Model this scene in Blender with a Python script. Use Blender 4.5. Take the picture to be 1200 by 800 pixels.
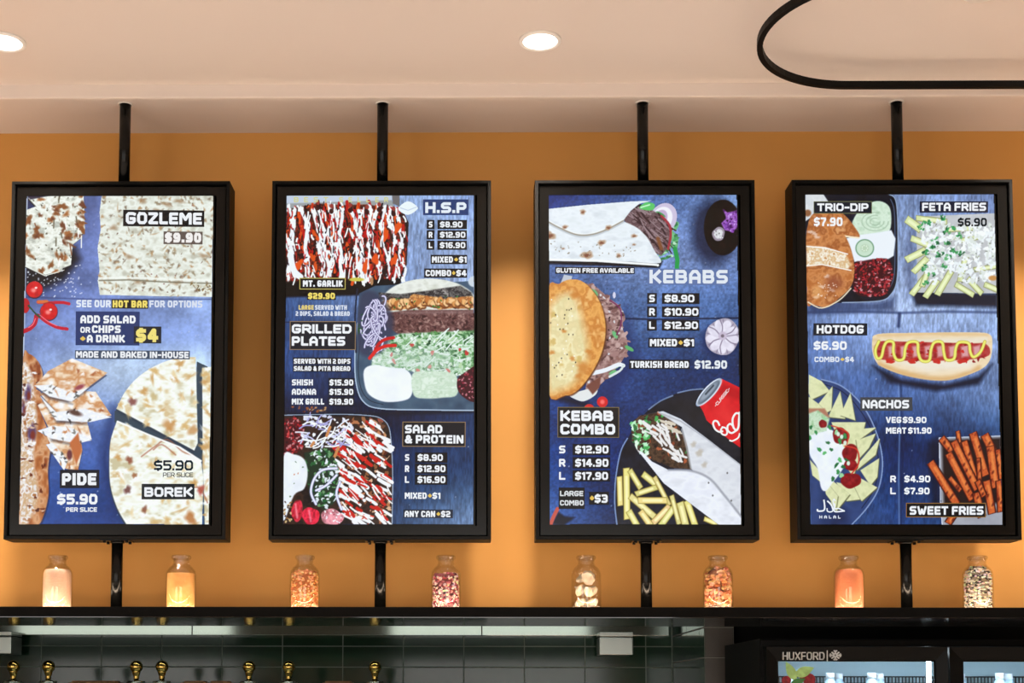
import bpy, bmesh, math, random
import numpy as np
from mathutils import Matrix, Vector

# ------------------------------------------------------------------ scene, camera, world, light
for o in list(bpy.data.objects):
    bpy.data.objects.remove(o, do_unlink=True)
S = bpy.context.scene
COL = S.collection
EYE = 1.5                                   # eye height above the floor; all heights below are relative to the eye
S.view_settings.view_transform = 'Standard'
S.view_settings.look = 'None'
S.view_settings.gamma = 1.0
S.view_settings.use_curve_mapping = False
S.view_settings.exposure = 0.0

PITCH, YAW, ROLL = 0.06848, 0.00999, -0.00169
F_PX, PPX, PPY = 1616.0, 529.80, 704.71
def cam_rotation():
    cy, sy = math.cos(YAW), math.sin(YAW); cp, sp = math.cos(PITCH), math.sin(PITCH); cr, sr = math.cos(ROLL), math.sin(ROLL)
    Rz = Matrix(((cy, sy, 0), (-sy, cy, 0), (0, 0, 1)))
    Rx = Matrix(((1, 0, 0), (0, cp, sp), (0, -sp, cp)))
    Ry = Matrix(((cr, 0, -sr), (0, 1, 0), (sr, 0, cr)))
    return Ry @ Rx @ Rz
RC = cam_rotation()
cd = bpy.data.cameras.new('camera'); cam = bpy.data.objects.new('camera', cd); COL.objects.link(cam)
cd.sensor_width = 36.0; cd.lens = F_PX / 1200 * 36
cd.shift_x = (600 - PPX) / 1200; cd.shift_y = (PPY - 400) / 1200
cd.clip_start = 0.05
r0, r1, r2 = RC.row
cam.matrix_world = Matrix(((r0[0], r2[0], -r1[0], 0), (r0[1], r2[1], -r1[1], 0), (r0[2], r2[2], -r1[2], EYE), (0, 0, 0, 1)))
S.camera = cam

W = bpy.data.worlds.new('world'); S.world = W; W.use_nodes = True
W.node_tree.nodes['Background'].inputs[0].default_value = (0.8, 0.9, 1.0, 1)
W.node_tree.nodes['Background'].inputs[1].default_value = 0.05

WINDOW_L = 3.4              # daylight behind the frosted shopfront panes
DOWN_W = 15.5               # each ceiling downlight
DOWN_SPREAD = 100         # beam of each downlight, degrees
KITCHEN_L = 7.0             # unseen batten added to light the kitchen
DOWN_COL = (1.0, 0.86, 0.74)
PUCK_L = 9.0               # lights let into the shelf under the jars
STRIP_L = 42.0              # light strip let into the shelf in front of the jars
PUCK_COL = (1.0, 0.76, 0.54)

rnd = random.Random(7)

# ------------------------------------------------------------------ materials
def s2l(c):
    c = np.asarray(c, float) / 255.0
    return np.where(c <= 0.04045, c / 12.92, ((c + 0.055) / 1.055) ** 2.4)
def lin(c): return tuple(float(v) for v in s2l(c)) + (1.0,)
def mat(name, rgb, rough=0.5, metal=0.0, spec=0.5, noise=0.0, nscale=20.0, bump=0.0, bscale=200.0, coat=0.0, emit=None, estr=0.0, rgb2=None, nstretch=None):
    m = bpy.data.materials.new(name); m.use_nodes = True
    nt = m.node_tree; b = nt.nodes['Principled BSDF']
    b.inputs['Base Color'].default_value = lin(rgb)
    b.inputs['Roughness'].default_value = rough; b.inputs['Metallic'].default_value = metal
    b.inputs['Specular IOR Level'].default_value = spec; b.inputs['Coat Weight'].default_value = coat
    tc = nt.nodes.new('ShaderNodeTexCoord')
    src = tc.outputs['Object']
    if nstretch:
        mp = nt.nodes.new('ShaderNodeMapping'); mp.inputs['Scale'].default_value = nstretch
        nt.links.new(src, mp.inputs[0]); src = mp.outputs[0]
    if noise or rgb2:
        n = nt.nodes.new('ShaderNodeTexNoise'); n.inputs['Scale'].default_value = nscale; n.inputs['Detail'].default_value = 4
        nt.links.new(src, n.inputs[0])
        r = nt.nodes.new('ShaderNodeValToRGB')
        c = np.array(lin(rgb)[:3])
        a, d = (c * (1 - noise), np.minimum(1, c * (1 + noise))) if rgb2 is None else (c, np.array(lin(rgb2)[:3]))
        r.color_ramp.elements[0].color = (*a, 1); r.color_ramp.elements[1].color = (*d, 1)
        r.color_ramp.elements[0].position = 0.35; r.color_ramp.elements[1].position = 0.65
        nt.links.new(n.outputs[0], r.inputs[0]); nt.links.new(r.outputs[0], b.inputs['Base Color'])
    if bump:
        n2 = nt.nodes.new('ShaderNodeTexNoise'); n2.inputs['Scale'].default_value = bscale; n2.inputs['Detail'].default_value = 3
        nt.links.new(src, n2.inputs[0])
        bp = nt.nodes.new('ShaderNodeBump'); bp.inputs['Strength'].default_value = bump; bp.inputs['Distance'].default_value = 0.002
        nt.links.new(n2.outputs[0], bp.inputs['Height']); nt.links.new(bp.outputs[0], b.inputs['Normal'])
    if emit:
        b.inputs['Emission Color'].default_value = (*emit, 1); b.inputs['Emission Strength'].default_value = estr
    return m
def glass_mat(name, tint=(1, 1, 1), ior=1.45, rough=0.02, tr=0.97):
    m = bpy.data.materials.new(name); m.use_nodes = True; nt = m.node_tree
    nt.nodes.remove(nt.nodes['Principled BSDF']); out = nt.nodes['Material Output']
    t = nt.nodes.new('ShaderNodeBsdfTransparent'); t.inputs[0].default_value = (tint[0] * tr, tint[1] * tr, tint[2] * tr, 1)
    g = nt.nodes.new('ShaderNodeBsdfGlossy'); g.inputs['Roughness'].default_value = rough
    lw = nt.nodes.new('ShaderNodeLayerWeight'); lw.inputs[0].default_value = 0.5
    pw = nt.nodes.new('ShaderNodeMath'); pw.operation = 'POWER'; pw.inputs[1].default_value = 4.0
    fr = nt.nodes.new('ShaderNodeMath'); fr.operation = 'MULTIPLY_ADD'; fr.inputs[1].default_value = 0.7; fr.inputs[2].default_value = 0.035
    mx = nt.nodes.new('ShaderNodeMixShader')
    nt.links.new(lw.outputs['Facing'], pw.inputs[0]); nt.links.new(pw.outputs[0], fr.inputs[0])
    nt.links.new(fr.outputs[0], mx.inputs[0]); nt.links.new(t.outputs[0], mx.inputs[1]); nt.links.new(g.outputs[0], mx.inputs[2])
    nt.links.new(mx.outputs[0], out.inputs[0])
    return m
def screen_mat(name):
    m = bpy.data.materials.new(name); m.use_nodes = True; nt = m.node_tree
    b = nt.nodes['Principled BSDF']; b.inputs['Base Color'].default_value = (0.004, 0.004, 0.005, 1)
    b.inputs['Roughness'].default_value = 0.16; b.inputs['Specular IOR Level'].default_value = 0.35
    a = nt.nodes.new('ShaderNodeAttribute'); a.attribute_name = 'pixels'
    nt.links.new(a.outputs['Color'], b.inputs['Emission Color']); b.inputs['Emission Strength'].default_value = 1.0
    return m
def attr_mat(name, rough=0.7, spec=0.3, sss=0.0):
    m = bpy.data.materials.new(name); m.use_nodes = True; nt = m.node_tree
    b = nt.nodes['Principled BSDF']; b.inputs['Roughness'].default_value = rough; b.inputs['Specular IOR Level'].default_value = spec
    a = nt.nodes.new('ShaderNodeAttribute'); a.attribute_name = 'pixels'
    nt.links.new(a.outputs['Color'], b.inputs['Base Color'])
    return m

M = dict(
    ochre=mat('ochre_paint', (204, 147, 76), 0.62, spec=0.25, noise=0.03, nscale=3, bump=0.05, bscale=350),
    ceiling=mat('ceiling_paint', (226, 214, 206), 0.8, spec=0.2, bump=0.03, bscale=300),
    service=mat('dark_service_paint', (84, 72, 56), 0.7),
    room=mat('room_paint', (214, 200, 186), 0.8, spec=0.2),
    floor=mat('floor_concrete', (205, 198, 190), 0.5, noise=0.12, nscale=4),
    black=mat('black_powder_coat', (8, 8, 7), 0.5, spec=0.14, bump=0.04, bscale=900),
    black_gloss=mat('black_gloss', (9, 9, 8), 0.2, spec=0.22),
    black_matte=mat('black_matte', (9, 8, 7), 0.8, spec=0.2),
    shelf=mat('black_laminate', (7, 6, 5), 0.6, spec=0.06),
    shelf_under=mat('black_mirror_laminate', (10, 11, 10), 0.06, spec=0.9),
    tile=mat('green_tile', (30, 56, 40), 0.10, spec=0.36, noise=0.15, nscale=9, bump=0.02, bscale=12),
    tile_dark=mat('charcoal_tile', (78, 71, 66), 0.35, spec=0.5, noise=0.1, nscale=9),
    grout=mat('grey_grout', (104, 116, 104), 0.5),
    grout_dark=mat('dark_grout', (130, 124, 118), 0.8),
    steel=mat('brushed_steel', (205, 212, 203), 0.10, metal=1.0),
    steel2=mat('satin_steel', (190, 196, 190), 0.35, metal=1.0),
    brass=mat('polished_brass', (226, 190, 104), 0.14, metal=1.0),
    wood=mat('warm_timber', (150, 104, 62), 0.5, noise=0.25, nscale=14, nstretch=(1, 12, 12)),
    white=mat('white_trim', (235, 230, 224), 0.5),
    lamp=mat('lamp_diffuser', (250, 246, 240), 0.5, emit=(1.0, 0.95, 0.9), estr=2.5),
    puck=mat('shelf_light_diffuser', (250, 240, 225), 0.5, emit=PUCK_COL, estr=PUCK_L),
    pane=mat('frosted_daylight_pane', (220, 225, 230), 0.4, emit=(1.0, 0.99, 0.95), estr=WINDOW_L),
    frame=mat('dark_window_frame', (30, 29, 28), 0.4),
    glass=glass_mat('jar_glass', (1, 0.995, 0.985)),
    door_glass=glass_mat('fridge_glass', (0.93, 0.97, 1.0), tr=0.92),
    fridge=mat('fridge_black', (12, 11, 10), 0.42, spec=0.14),
    fridge_in=mat('fridge_liner', (176, 204, 216), 0.5),
    fridge_lamp=mat('fridge_lamp', (240, 248, 255), 0.4, emit=(0.78, 0.92, 1.0), estr=30),
    cap=mat('white_cap', (225, 232, 238), 0.4),
    bottle=mat('clear_plastic', (180, 205, 222), 0.2, spec=0.6),
    wire=mat('wire_shelf', (60, 72, 78), 0.4, metal=0.6),
    logo=mat('silver_print', (236, 236, 234), 0.5),
    leaf=mat('printed_leaf', (176, 214, 132), 0.6, noise=0.15, nscale=60),
    leaf_vein=mat('printed_leaf_vein', (196, 214, 160), 0.6),
    leaf_dark=mat('printed_dark_leaf', (70, 130, 66), 0.6),
    berry=mat('printed_berry', (170, 28, 44), 0.5, rgb2=(120, 14, 30), nscale=120),
    screen=screen_mat('screen_pixels'),
    garlic=mat('garlic_skin', (204, 188, 166), 0.6, noise=0.12, nscale=60, bump=0.25, bscale=90),
)

# ------------------------------------------------------------------ helpers
def tag(o, label, cat=None, group=None, kind=None):
    if label: o['label'] = label
    if cat: o['category'] = cat
    if group: o['group'] = group
    if kind: o['kind'] = kind
    return o
def thing(name, loc, label, cat, group=None):
    o = bpy.data.objects.new(name, None); COL.objects.link(o)
    o.location = (loc[0], loc[1], loc[2] + EYE); o.empty_display_size = 0.05
    return tag(o, label, cat, group)
def obj(name, bm, m, parent=None, loc=None, smooth=False, label=None):
    me = bpy.data.meshes.new(name)
    if isinstance(bm, bmesh.types.BMesh):
        bmesh.ops.recalc_face_normals(bm, faces=bm.faces)
        bm.to_mesh(me); bm.free()
    else:
        me.from_pydata(*bm); me.update()
    for mm in (m if isinstance(m, (list, tuple)) else [m]): me.materials.append(mm)
    if smooth:
        me.polygons.foreach_set('use_smooth', [True] * len(me.polygons))
    o = bpy.data.objects.new(name, me); COL.objects.link(o)
    if parent: o.parent = parent
    if loc is not None: o.location = loc if parent else (loc[0], loc[1], loc[2] + EYE)
    if label: o['label'] = label
    return o
def struct(name, bm, m, loc=(0, 0, 0)):
    o = obj(name, bm, m, loc=loc); o['kind'] = 'structure'; return o
def box(bm, x0, x1, y0, y1, z0, z1, bev=0.0, mi=0):
    g = bmesh.ops.create_cube(bm, size=1.0)
    vs = g['verts']
    for v in vs:
        v.co = ((x0 + x1) / 2 + v.co.x * (x1 - x0), (y0 + y1) / 2 + v.co.y * (y1 - y0), (z0 + z1) / 2 + v.co.z * (z1 - z0))
    fs = set(f for v in vs for f in v.link_faces)
    for f in fs: f.material_index = mi
    if bev:
        es = list(set(e for f in fs for e in f.edges))
        bmesh.ops.bevel(bm, geom=es, offset=bev, segments=2, affect='EDGES', profile=0.6)
    return bm
def B(*a, **k): return box(bmesh.new(), *a, **k)
def tube(bm, p0, p1, r0, r1=None, seg=24, mi=0):
    r1 = r0 if r1 is None else r1
    p0, p1 = Vector(p0), Vector(p1); d = p1 - p0
    q = Vector((0, 0, 1)).rotation_difference(d.normalized()).to_matrix().to_4x4()
    g = bmesh.ops.create_cone(bm, cap_ends=True, segments=seg, radius1=r0, radius2=r1, depth=d.length, matrix=Matrix.Translation((p0 + p1) / 2) @ q)
    for f in set(f for v in g['verts'] for f in v.link_faces):
        f.material_index = mi; f.smooth = len(f.verts) == 4
    return bm
def lathe(bm, prof, seg=32, cx=0, cy=0, mi=0, close=False):
    rings = []
    for r, z in prof:
        if r < 1e-6: rings.append([bm.verts.new((cx, cy, z))])
        else: rings.append([bm.verts.new((cx + r * math.cos(2 * math.pi * i / seg), cy + r * math.sin(2 * math.pi * i / seg), z)) for i in range(seg)])
    pairs = list(zip(rings, rings[1:]))
    if close: pairs.append((rings[-1], rings[0]))
    for a, b in pairs:
        for i in range(seg):
            j = (i + 1) % seg
            q = [a[i % len(a)], a[j % len(a)], b[j % len(b)], b[i % len(b)]]
            q = [v for k, v in enumerate(q) if v not in q[:k]]
            if len(q) > 2:
                f = bm.faces.new(q); f.smooth = True; f.material_index = mi
    return bm
def frame_ring(bm, x0, x1, z0, z1, t, y0, y1, bev=0.0):
    """a rectangular picture-frame ring with mitred corners, t wide, from y0 (front) to y1 (back)"""
    o = [(x0, z0), (x1, z0), (x1, z1), (x0, z1)]; i = [(x0 + t, z0 + t), (x1 - t, z0 + t), (x1 - t, z1 - t), (x0 + t, z1 - t)]
    V = lambda p, y: bm.verts.new((p[0], y, p[1]))
    of, inf, ob, ib = [V(p, y0) for p in o], [V(p, y0) for p in i], [V(p, y1) for p in o], [V(p, y1) for p in i]
    for k in range(4):
        j = (k + 1) % 4
        for q in ((of[k], of[j], inf[j], inf[k]), (ob[j], ob[k], ib[k], ib[j]), (of[j], of[k], ob[k], ob[j]), (inf[k], inf[j], ib[j], ib[k])):
            bm.faces.new(q)
    if bev:
        bmesh.ops.bevel(bm, geom=[e for e in bm.edges if all(abs(v.co.y - y0) < 1e-6 for v in e.verts) and len(e.link_faces) == 2 and any(abs(f.normal.y) < .5 for f in e.link_faces) or False], offset=bev, segments=2, affect='EDGES')
    return bm

# ------------------------------------------------------------------ dimensions read off the photograph (metres, eye at 0)
Y_BOX, Z_TOP, Z_BOT, BOX_D, BOX_W = 3.8115, 1.4559, 0.4345, 0.0855, 0.62
SCREEN_X = (-0.980, -0.2398, 0.5044, 1.2293)
POLE_X = (-0.9812, -0.2395, 0.5021, 1.2300)
Y_POLE, Z_SOFFIT, Z_CEIL, Y_SOFFIT = 3.8482, 1.6955, 1.735, 3.807
Y_WALL, Z_SHELF, Y_SHELF = 4.052, 0.2395, 3.70
SHELF_T = 0.0276
Y_TILE, Y_COL, X_RET, X_COL = 6.2, 5.37, 0.9267, 1.0425
XL, XR, Y_FRONT = -4.9, 4.6, -2.2

# ------------------------------------------------------------------ the room
struct('floor', B(XL - .1, XR + .1, Y_FRONT - .1, Y_TILE + .2, -EYE - .1, -EYE), M['floor'])
struct('ceiling', B(XL - .1, XR + .1, Y_FRONT - .1, Y_SOFFIT + .02, Z_CEIL, Z_CEIL + .12), M['ceiling'])
struct('trim_1', B(XL, XR, Y_SOFFIT, Y_WALL + .1, Z_SOFFIT, Z_CEIL + .12, bev=.004), M['ceiling'])
bm = bmesh.new(); box(bm, XL, XR, Y_WALL, Y_WALL + .09, Z_SHELF, Z_SOFFIT); box(bm, XL, XR, Y_WALL + .09, Y_WALL + .1, Z_SHELF, 1.3, mi=1)
struct('wall_back', bm, [M['ochre'], M['service']])
struct('wall_left', B(XL - .1, XL, Y_FRONT - .1, Y_TILE + .2, -EYE, Z_CEIL), M['room'])
struct('wall_right', B(XR, XR + .1, Y_FRONT - .1, Y_TILE + .2, -EYE, Z_CEIL), M['room'])
bm = bmesh.new()
WINS = [(-4.55, -2.35), (-0.8, 1.5)]; WZ = (-1.1, 1.15)
for a, b in ((XL, WINS[0][0]), (WINS[0][1], WINS[1][0]), (WINS[1][1], XR)):
    box(bm, a, b, Y_FRONT - .1, Y_FRONT, -EYE, Z_CEIL)
for a, b in WINS:
    box(bm, a, b, Y_FRONT - .1, Y_FRONT, -EYE, WZ[0]); box(bm, a, b, Y_FRONT - .1, Y_FRONT, WZ[1], Z_CEIL)
struct('wall_front', bm, M['room'])
for k, (a, b) in enumerate(WINS):
    w = struct('window_%d' % (k + 1), B(a, b, Y_FRONT - .07, Y_FRONT - .05, *WZ), M['pane'])
    fb = bmesh.new(); frame_ring(fb, a, b, WZ[0], WZ[1], .05, Y_FRONT - .045, Y_FRONT - .1)
    obj('window_frame', fb, M['frame'], w)

# kitchen behind the opening: dark green tiles, a return and a charcoal tiled column
def tile_field(bm, us, vs, place, g=.0022, bev=.0012, mi=0):
    for u0, u1 in zip(us, us[1:]):
        for v0, v1 in zip(vs, vs[1:]):
            box(bm, *place(u0 + g, u1 - g, v0 + g, v1 - g), bev=bev, mi=mi)
TW, TH = 0.2722, 0.0937
x_joint = -1.9142; z_joint = 0.2237
bm = bmesh.new()
box(bm, XL, X_RET + .12, Y_TILE + .0016, Y_TILE + .15, -EYE, 1.3, mi=1)
us = [x_joint + TW * k for k in range(-3, 11)] + [X_RET - .002]
vs = [z_joint + TH * k for k in range(-6, 5)]
tile_field(bm, us, vs, lambda a, b, c, d: (a, b, Y_TILE, Y_TILE + .012, c, d))
struct('wall_kitchen', bm, [M['tile'], M['grout']])
bm = bmesh.new()
zc0 = 0.1507; CH = 0.1179
box(bm, X_RET + .0016, X_COL, Y_COL + .0016, Y_TILE + .15, -EYE, 1.3, mi=2)
vs = [zc0 + CH * k for k in range(-5, 4)]
tile_field(bm, [Y_COL, 5.485, 5.80, 6.115, Y_TILE - .002], vs, lambda a, b, c, d: (X_RET, X_RET + .012, a, b, c, d), mi=0)
tile_field(bm, [X_RET + .0005, X_COL], vs, lambda a, b, c, d: (a, b, Y_COL, Y_COL + .012, c, d), mi=1)
struct('wall_return', bm, [M['tile'], M['tile_dark'], M['grout_dark']])
bm = bmesh.new()
box(bm, X_COL, XR, Y_COL + .05, Y_TILE + .15, -EYE, 1.3)
struct('wall_niche', bm, M['black_matte'])
struct('trim_2', B(XL, XR, Y_WALL + .1, Y_TILE + .2, 1.3, 1.4), M['black_matte'])

# ------------------------------------------------------------------ the long black shelf with lights let into it
sh = thing('display_shelf', (0, Y_SHELF, Z_SHELF), 'long black shelf running under the four menu screens, carrying the glass jars', 'shelf')
obj('shelf_board', B(XL, XR, 0, Y_WALL - Y_SHELF + .1, -SHELF_T + .001, 0, bev=.001), M['shelf'], sh)
obj('soffit_panel', B(XL, XR, .006, Y_WALL - Y_SHELF + .1, -SHELF_T - .001, -SHELF_T + .0008), M['shelf_under'], sh, label='glossy black underside of the shelf')
JAR_X = (-1.1475, -0.7995, -0.4518, -0.0560, 0.3367, 0.7049, 1.0700, 1.4287)
Y_JAR = 3.85
for x in JAR_X:
    p = bmesh.new(); lathe(p, [(.045, -.003), (.045, 0), (.046, .0008), (.065, .0008), (.066, 0), (.066, -.003)], 40)
    obj('shelf_light', p, M['puck'], sh, loc=(x, Y_JAR - Y_SHELF, 0), label='round light let into the shelf under a jar')

M['strip'] = mat('strip_diffuser', (250, 240, 225), .5, emit=PUCK_COL, estr=STRIP_L)
obj('shelf_strip_light', B(-3.2, 3.2, .070, .082, -.004, .0006), M['strip'], sh, label='thin light strip let into the shelf in front of the jars')
# ------------------------------------------------------------------ downlights
def downlight(first, x, y, label, group):
    if first is None:
        t = thing('ceiling_downlight', (x, y, Z_CEIL), label, 'ceiling light', group)
        rb = bmesh.new(); lathe(rb, [(.046, 0), (.056, 0), (.056, -.004), (.052, -.007), (.046, -.005)], 40, close=True)
        obj('trim_ring', rb, M['white'], t)
        db = bmesh.new(); lathe(db, [(0, -.004), (.046, -.0035), (.046, 0)], 40)
        obj('diffuser', db, M['lamp'], t)
    else:
        t = first.copy(); COL.objects.link(t); t.location = (x, y, Z_CEIL + EYE); t['label'] = label; t['group'] = group
        for c in first.children:
            if c.type == 'MESH':
                c2 = c.copy(); COL.objects.link(c2); c2.parent = t
    l = bpy.data.lights.new('downlight_lamp', 'AREA'); l.shape = 'DISK'; l.size = .085; l.energy = DOWN_W; l.color = DOWN_COL; l.spread = math.radians(DOWN_SPREAD)
    lo = bpy.data.objects.new('downlight_lamp', l); COL.objects.link(lo); lo.parent = t; lo.location = (0, 0, -.010)
    return t
gl = 'downlights in the ceiling'
d0 = downlight(None, -1.2286, 3.545, 'lit round downlight in the pale ceiling, above and left of the gozleme screen', gl)
downlight(d0, 0.1955, 3.548, 'lit round downlight in the pale ceiling near the middle, left of the black oval light', gl)
for x in (-4.0, -2.65, 1.62, 3.0, 4.1):  # extra unseen downlights, added to light the room
    downlight(d0, x, 3.548, 'unseen round downlight added for room light, in the ceiling beyond the sides of the picture', gl)
for x in (-3.3, -1.2, 0.9, 3.0):  # more unseen downlights, added to raise the room light
    for y in (1.6, -0.4):
        downlight(d0, x, y, 'unseen round downlight added for room light, in the ceiling over the customer area', gl)

# ------------------------------------------------------------------ black stadium-shaped pendant
def stadium(cx, cy, L, r, n=40):
    pts = []
    for i in range(n + 1):
        a = math.pi / 2 + math.pi * i / n
        pts.append((cx + r * math.cos(a), cy + r * math.sin(a)))
    for i in range(n + 1):
        a = -math.pi / 2 + math.pi * i / n
        pts.append((cx + L + r * math.cos(a), cy + r * math.sin(a)))
    return pts
LZ, LR, LXC, LYC, LL = 1.66, 0.30, 1.04, 3.385, 1.5
pend = thing('pendant_light', (LXC + LL / 2, LYC, LZ), 'black oval loop light hanging below the ceiling at upper right', 'ceiling light')
bm = bmesh.new()
a, b = stadium(-LL / 2, 0, LL, LR), stadium(-LL / 2, 0, LL, LR - .0145)
n = len(a); H = .018
va = [[bm.verts.new((p[0], p[1], z)) for p in q] for q, z in ((a, 0), (a, H), (b, H), (b, 0))]
for i in range(n):
    j = (i + 1) % n
    for k in range(4): bm.faces.new((va[k][i], va[k][j], va[(k + 1) % 4][j], va[(k + 1) % 4][i]))
obj('loop_profile', bm, M['black'], pend)
for x, y in ((-.1, -LR + .008), (LL / 2 - .1, -LR + .008), (LL / 2 - .1, LR - .008)):
    bm = bmesh.new(); tube(bm, (x, y, H), (x, y, Z_CEIL - LZ), .0012, seg=8); obj('suspension_wire', bm, M['black'], pend)
bm = bmesh.new(); lathe(bm, [(0, -.012), (.045, -.012), (.05, -.008), (.05, 0)], 32); obj('canopy', bm, M['white'], pend, loc=(1.2665 - LXC - LL / 2, 3.29 - LYC, Z_CEIL - LZ), label='white round ceiling canopy')

# ------------------------------------------------------------------ stroke lettering, in the wide heavy capitals of the menus
G = {
 'A': (1, [[(0, 1), (0, .32), (.3, 0), (.7, 0), (1, .32), (1, 1)], [(0, .64), (1, .64)]]),
 'B': (1, [[(0, 0), (0, 1), (.82, 1), (1, .84), (1, .64), (.86, .5), (0, .5)], [(0, 0), (.8, 0), (.95, .14), (.95, .36), (.84, .5)]]),
 'C': (.95, [[(1, .1), (.8, 0), (.2, 0), (0, .18), (0, .82), (.2, 1), (.8, 1), (1, .9)]]),
 'D': (1, [[(0, 0), (0, 1), (.75, 1), (1, .75), (1, .25), (.75, 0), (0, 0)]]),
 'E': (.85, [[(1, 0), (0, 0), (0, 1), (1, 1)], [(0, .5), (.88, .5)]]),
 'F': (.85, [[(1, 0), (0, 0), (0, 1)], [(0, .52), (.88, .52)]]),
 'G': (1, [[(1, .06), (.8, 0), (.2, 0), (0, .18), (0, .82), (.2, 1), (.8, 1), (1, .82), (1, .55), (.55, .55)]]),
 'H': (1, [[(0, 0), (0, 1)], [(1, 0), (1, 1)], [(0, .5), (1, .5)]]),
 'I': (0, [[(0, 0), (0, 1)]]),
 'J': (.8, [[(1, 0), (1, .82), (.8, 1), (.2, 1), (0, .82)]]),
 'K': (1, [[(0, 0), (0, 1)], [(.95, 0), (.32, .5), (1, 1)], [(0, .5), (.32, .5)]]),
 'L': (.8, [[(0, 0), (0, 1), (1, 1)]]),
 'M': (1.35, [[(0, 1), (0, 0), (.14, 0), (.5, .6), (.86, 0), (1, 0), (1, 1)]]),
 'N': (1.05, [[(0, 1), (0, 0), (.12, 0), (.88, 1), (1, 1), (1, 0)]]),
 'O': (1, [[(.2, 0), (.8, 0), (1, .2), (1, .8), (.8, 1), (.2, 1), (0, .8), (0, .2), (.2, 0)]]),
 'P': (.95, [[(0, 1), (0, 0), (.8, 0), (1, .16), (1, .44), (.8, .6), (0, .6)]]),
 'Q': (1, [[(.2, 0), (.8, 0), (1, .2), (1, .8), (.8, 1), (.2, 1), (0, .8), (0, .2), (.2, 0)], [(.6, .7), (1, 1.05)]]),
 'R': (1, [[(0, 1), (0, 0), (.8, 0), (1, .16), (1, .42), (.8, .56), (0, .56)], [(.55, .56), (1, 1)]]),
 'S': (.98, [[(.96, 0), (.18, 0), (0, .14), (0, .36), (.18, .5), (.82, .5), (1, .64), (1, .86), (.82, 1), (.04, 1)]]),
 'T': (.95, [[(0, 0), (1, 0)], [(.5, 0), (.5, 1)]]),
 'U': (1, [[(0, 0), (0, .8), (.2, 1), (.8, 1), (1, .8), (1, 0)]]),
 'V': (1.05, [[(0, 0), (.42, 1), (.58, 1), (1, 0)]]),
 'W': (1.5, [[(0, 0), (.22, 1), (.32, 1), (.5, .35), (.68, 1), (.78, 1), (1, 0)]]),
 'X': (1, [[(0, 0), (1, 1)], [(1, 0), (0, 1)]]),
 'Y': (1, [[(0, 0), (.5, .55), (1, 0)], [(.5, .55), (.5, 1)]]),
 'Z': (.95, [[(0, 0), (1, 0), (1, .08), (0, .92), (0, 1), (1, 1)]]),
 '0': (1, [[(.2, 0), (.8, 0), (1, .2), (1, .8), (.8, 1), (.2, 1), (0, .8), (0, .2), (.2, 0)]]),
 '1': (.32, [[(0, .1), (.7, 0), (1, 0), (1, 1)]]),
 '2': (.95, [[(0, .04), (.2, 0), (.8, 0), (1, .16), (1, .38), (.85, .5), (.15, .55), (0, .7), (0, 1), (1, 1)]]),
 '3': (.95, [[(0, .02), (.2, 0), (.8, 0), (1, .14), (1, .38), (.86, .5), (.35, .5)], [(.86, .5), (1, .62), (1, .86), (.8, 1), (.2, 1), (0, .98)]]),
 '4': (1.05, [[(.72, 1), (.72, 0), (.55, 0), (0, .6), (0, .74), (1, .74)]]),
 '5': (.95, [[(1, 0), (0, 0), (0, .44), (.82, .44), (1, .6), (1, .84), (.8, 1), (.05, 1)]]),
 '6': (.98, [[(.95, 0), (.2, 0), (0, .2), (0, .8), (.2, 1), (.8, 1), (1, .8), (1, .6), (.8, .46), (0, .46)]]),
 '7': (.9, [[(0, 0), (1, 0), (1, .2), (.42, .8), (.42, 1)]]),
 '8': (.98, [[(.2, 0), (.8, 0), (.97, .14), (.97, .36), (.82, .5), (1, .64), (1, .84), (.8, 1), (.2, 1), (0, .84), (0, .64), (.18, .5), (.03, .36), (.03, .14), (.2, 0)], [(.18, .5), (.82, .5)]]),
 '9': (.98, [[(.05, 1), (.8, 1), (1, .8), (1, .2), (.8, 0), (.2, 0), (0, .18), (0, .4), (.2, .54), (1, .54)]]),
 '$': (.98, [[(.98, .06), (.18, .06), (0, .18), (0, .38), (.18, .5), (.82, .5), (1, .62), (1, .82), (.82, .94), (.02, .94)], [(.5, -.06), (.5, .08)], [(.5, .92), (.5, 1.06)]]),
 '.': (0, [[(0, 1), (0, .98)]]),
 ',': (0, [[(.0, 1), (-.02, 1.16)]]),
 '-': (.55, [[(0, .55), (1, .55)]]),
 '+': (.6, [[(0, .5), (1, .5)], [(.5, .22), (.5, .78)]]),
 '&': (1.05, [[(1, 1), (.2, .3), (.2, .14), (.35, 0), (.6, 0), (.75, .14), (.75, .28), (0, .66), (0, .85), (.18, 1), (.65, 1), (1, .6)]]),
 '*': (.5, [[(.5, .3), (1, .5), (.5, .7), (0, .5), (.5, .3)]]),
}
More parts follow.
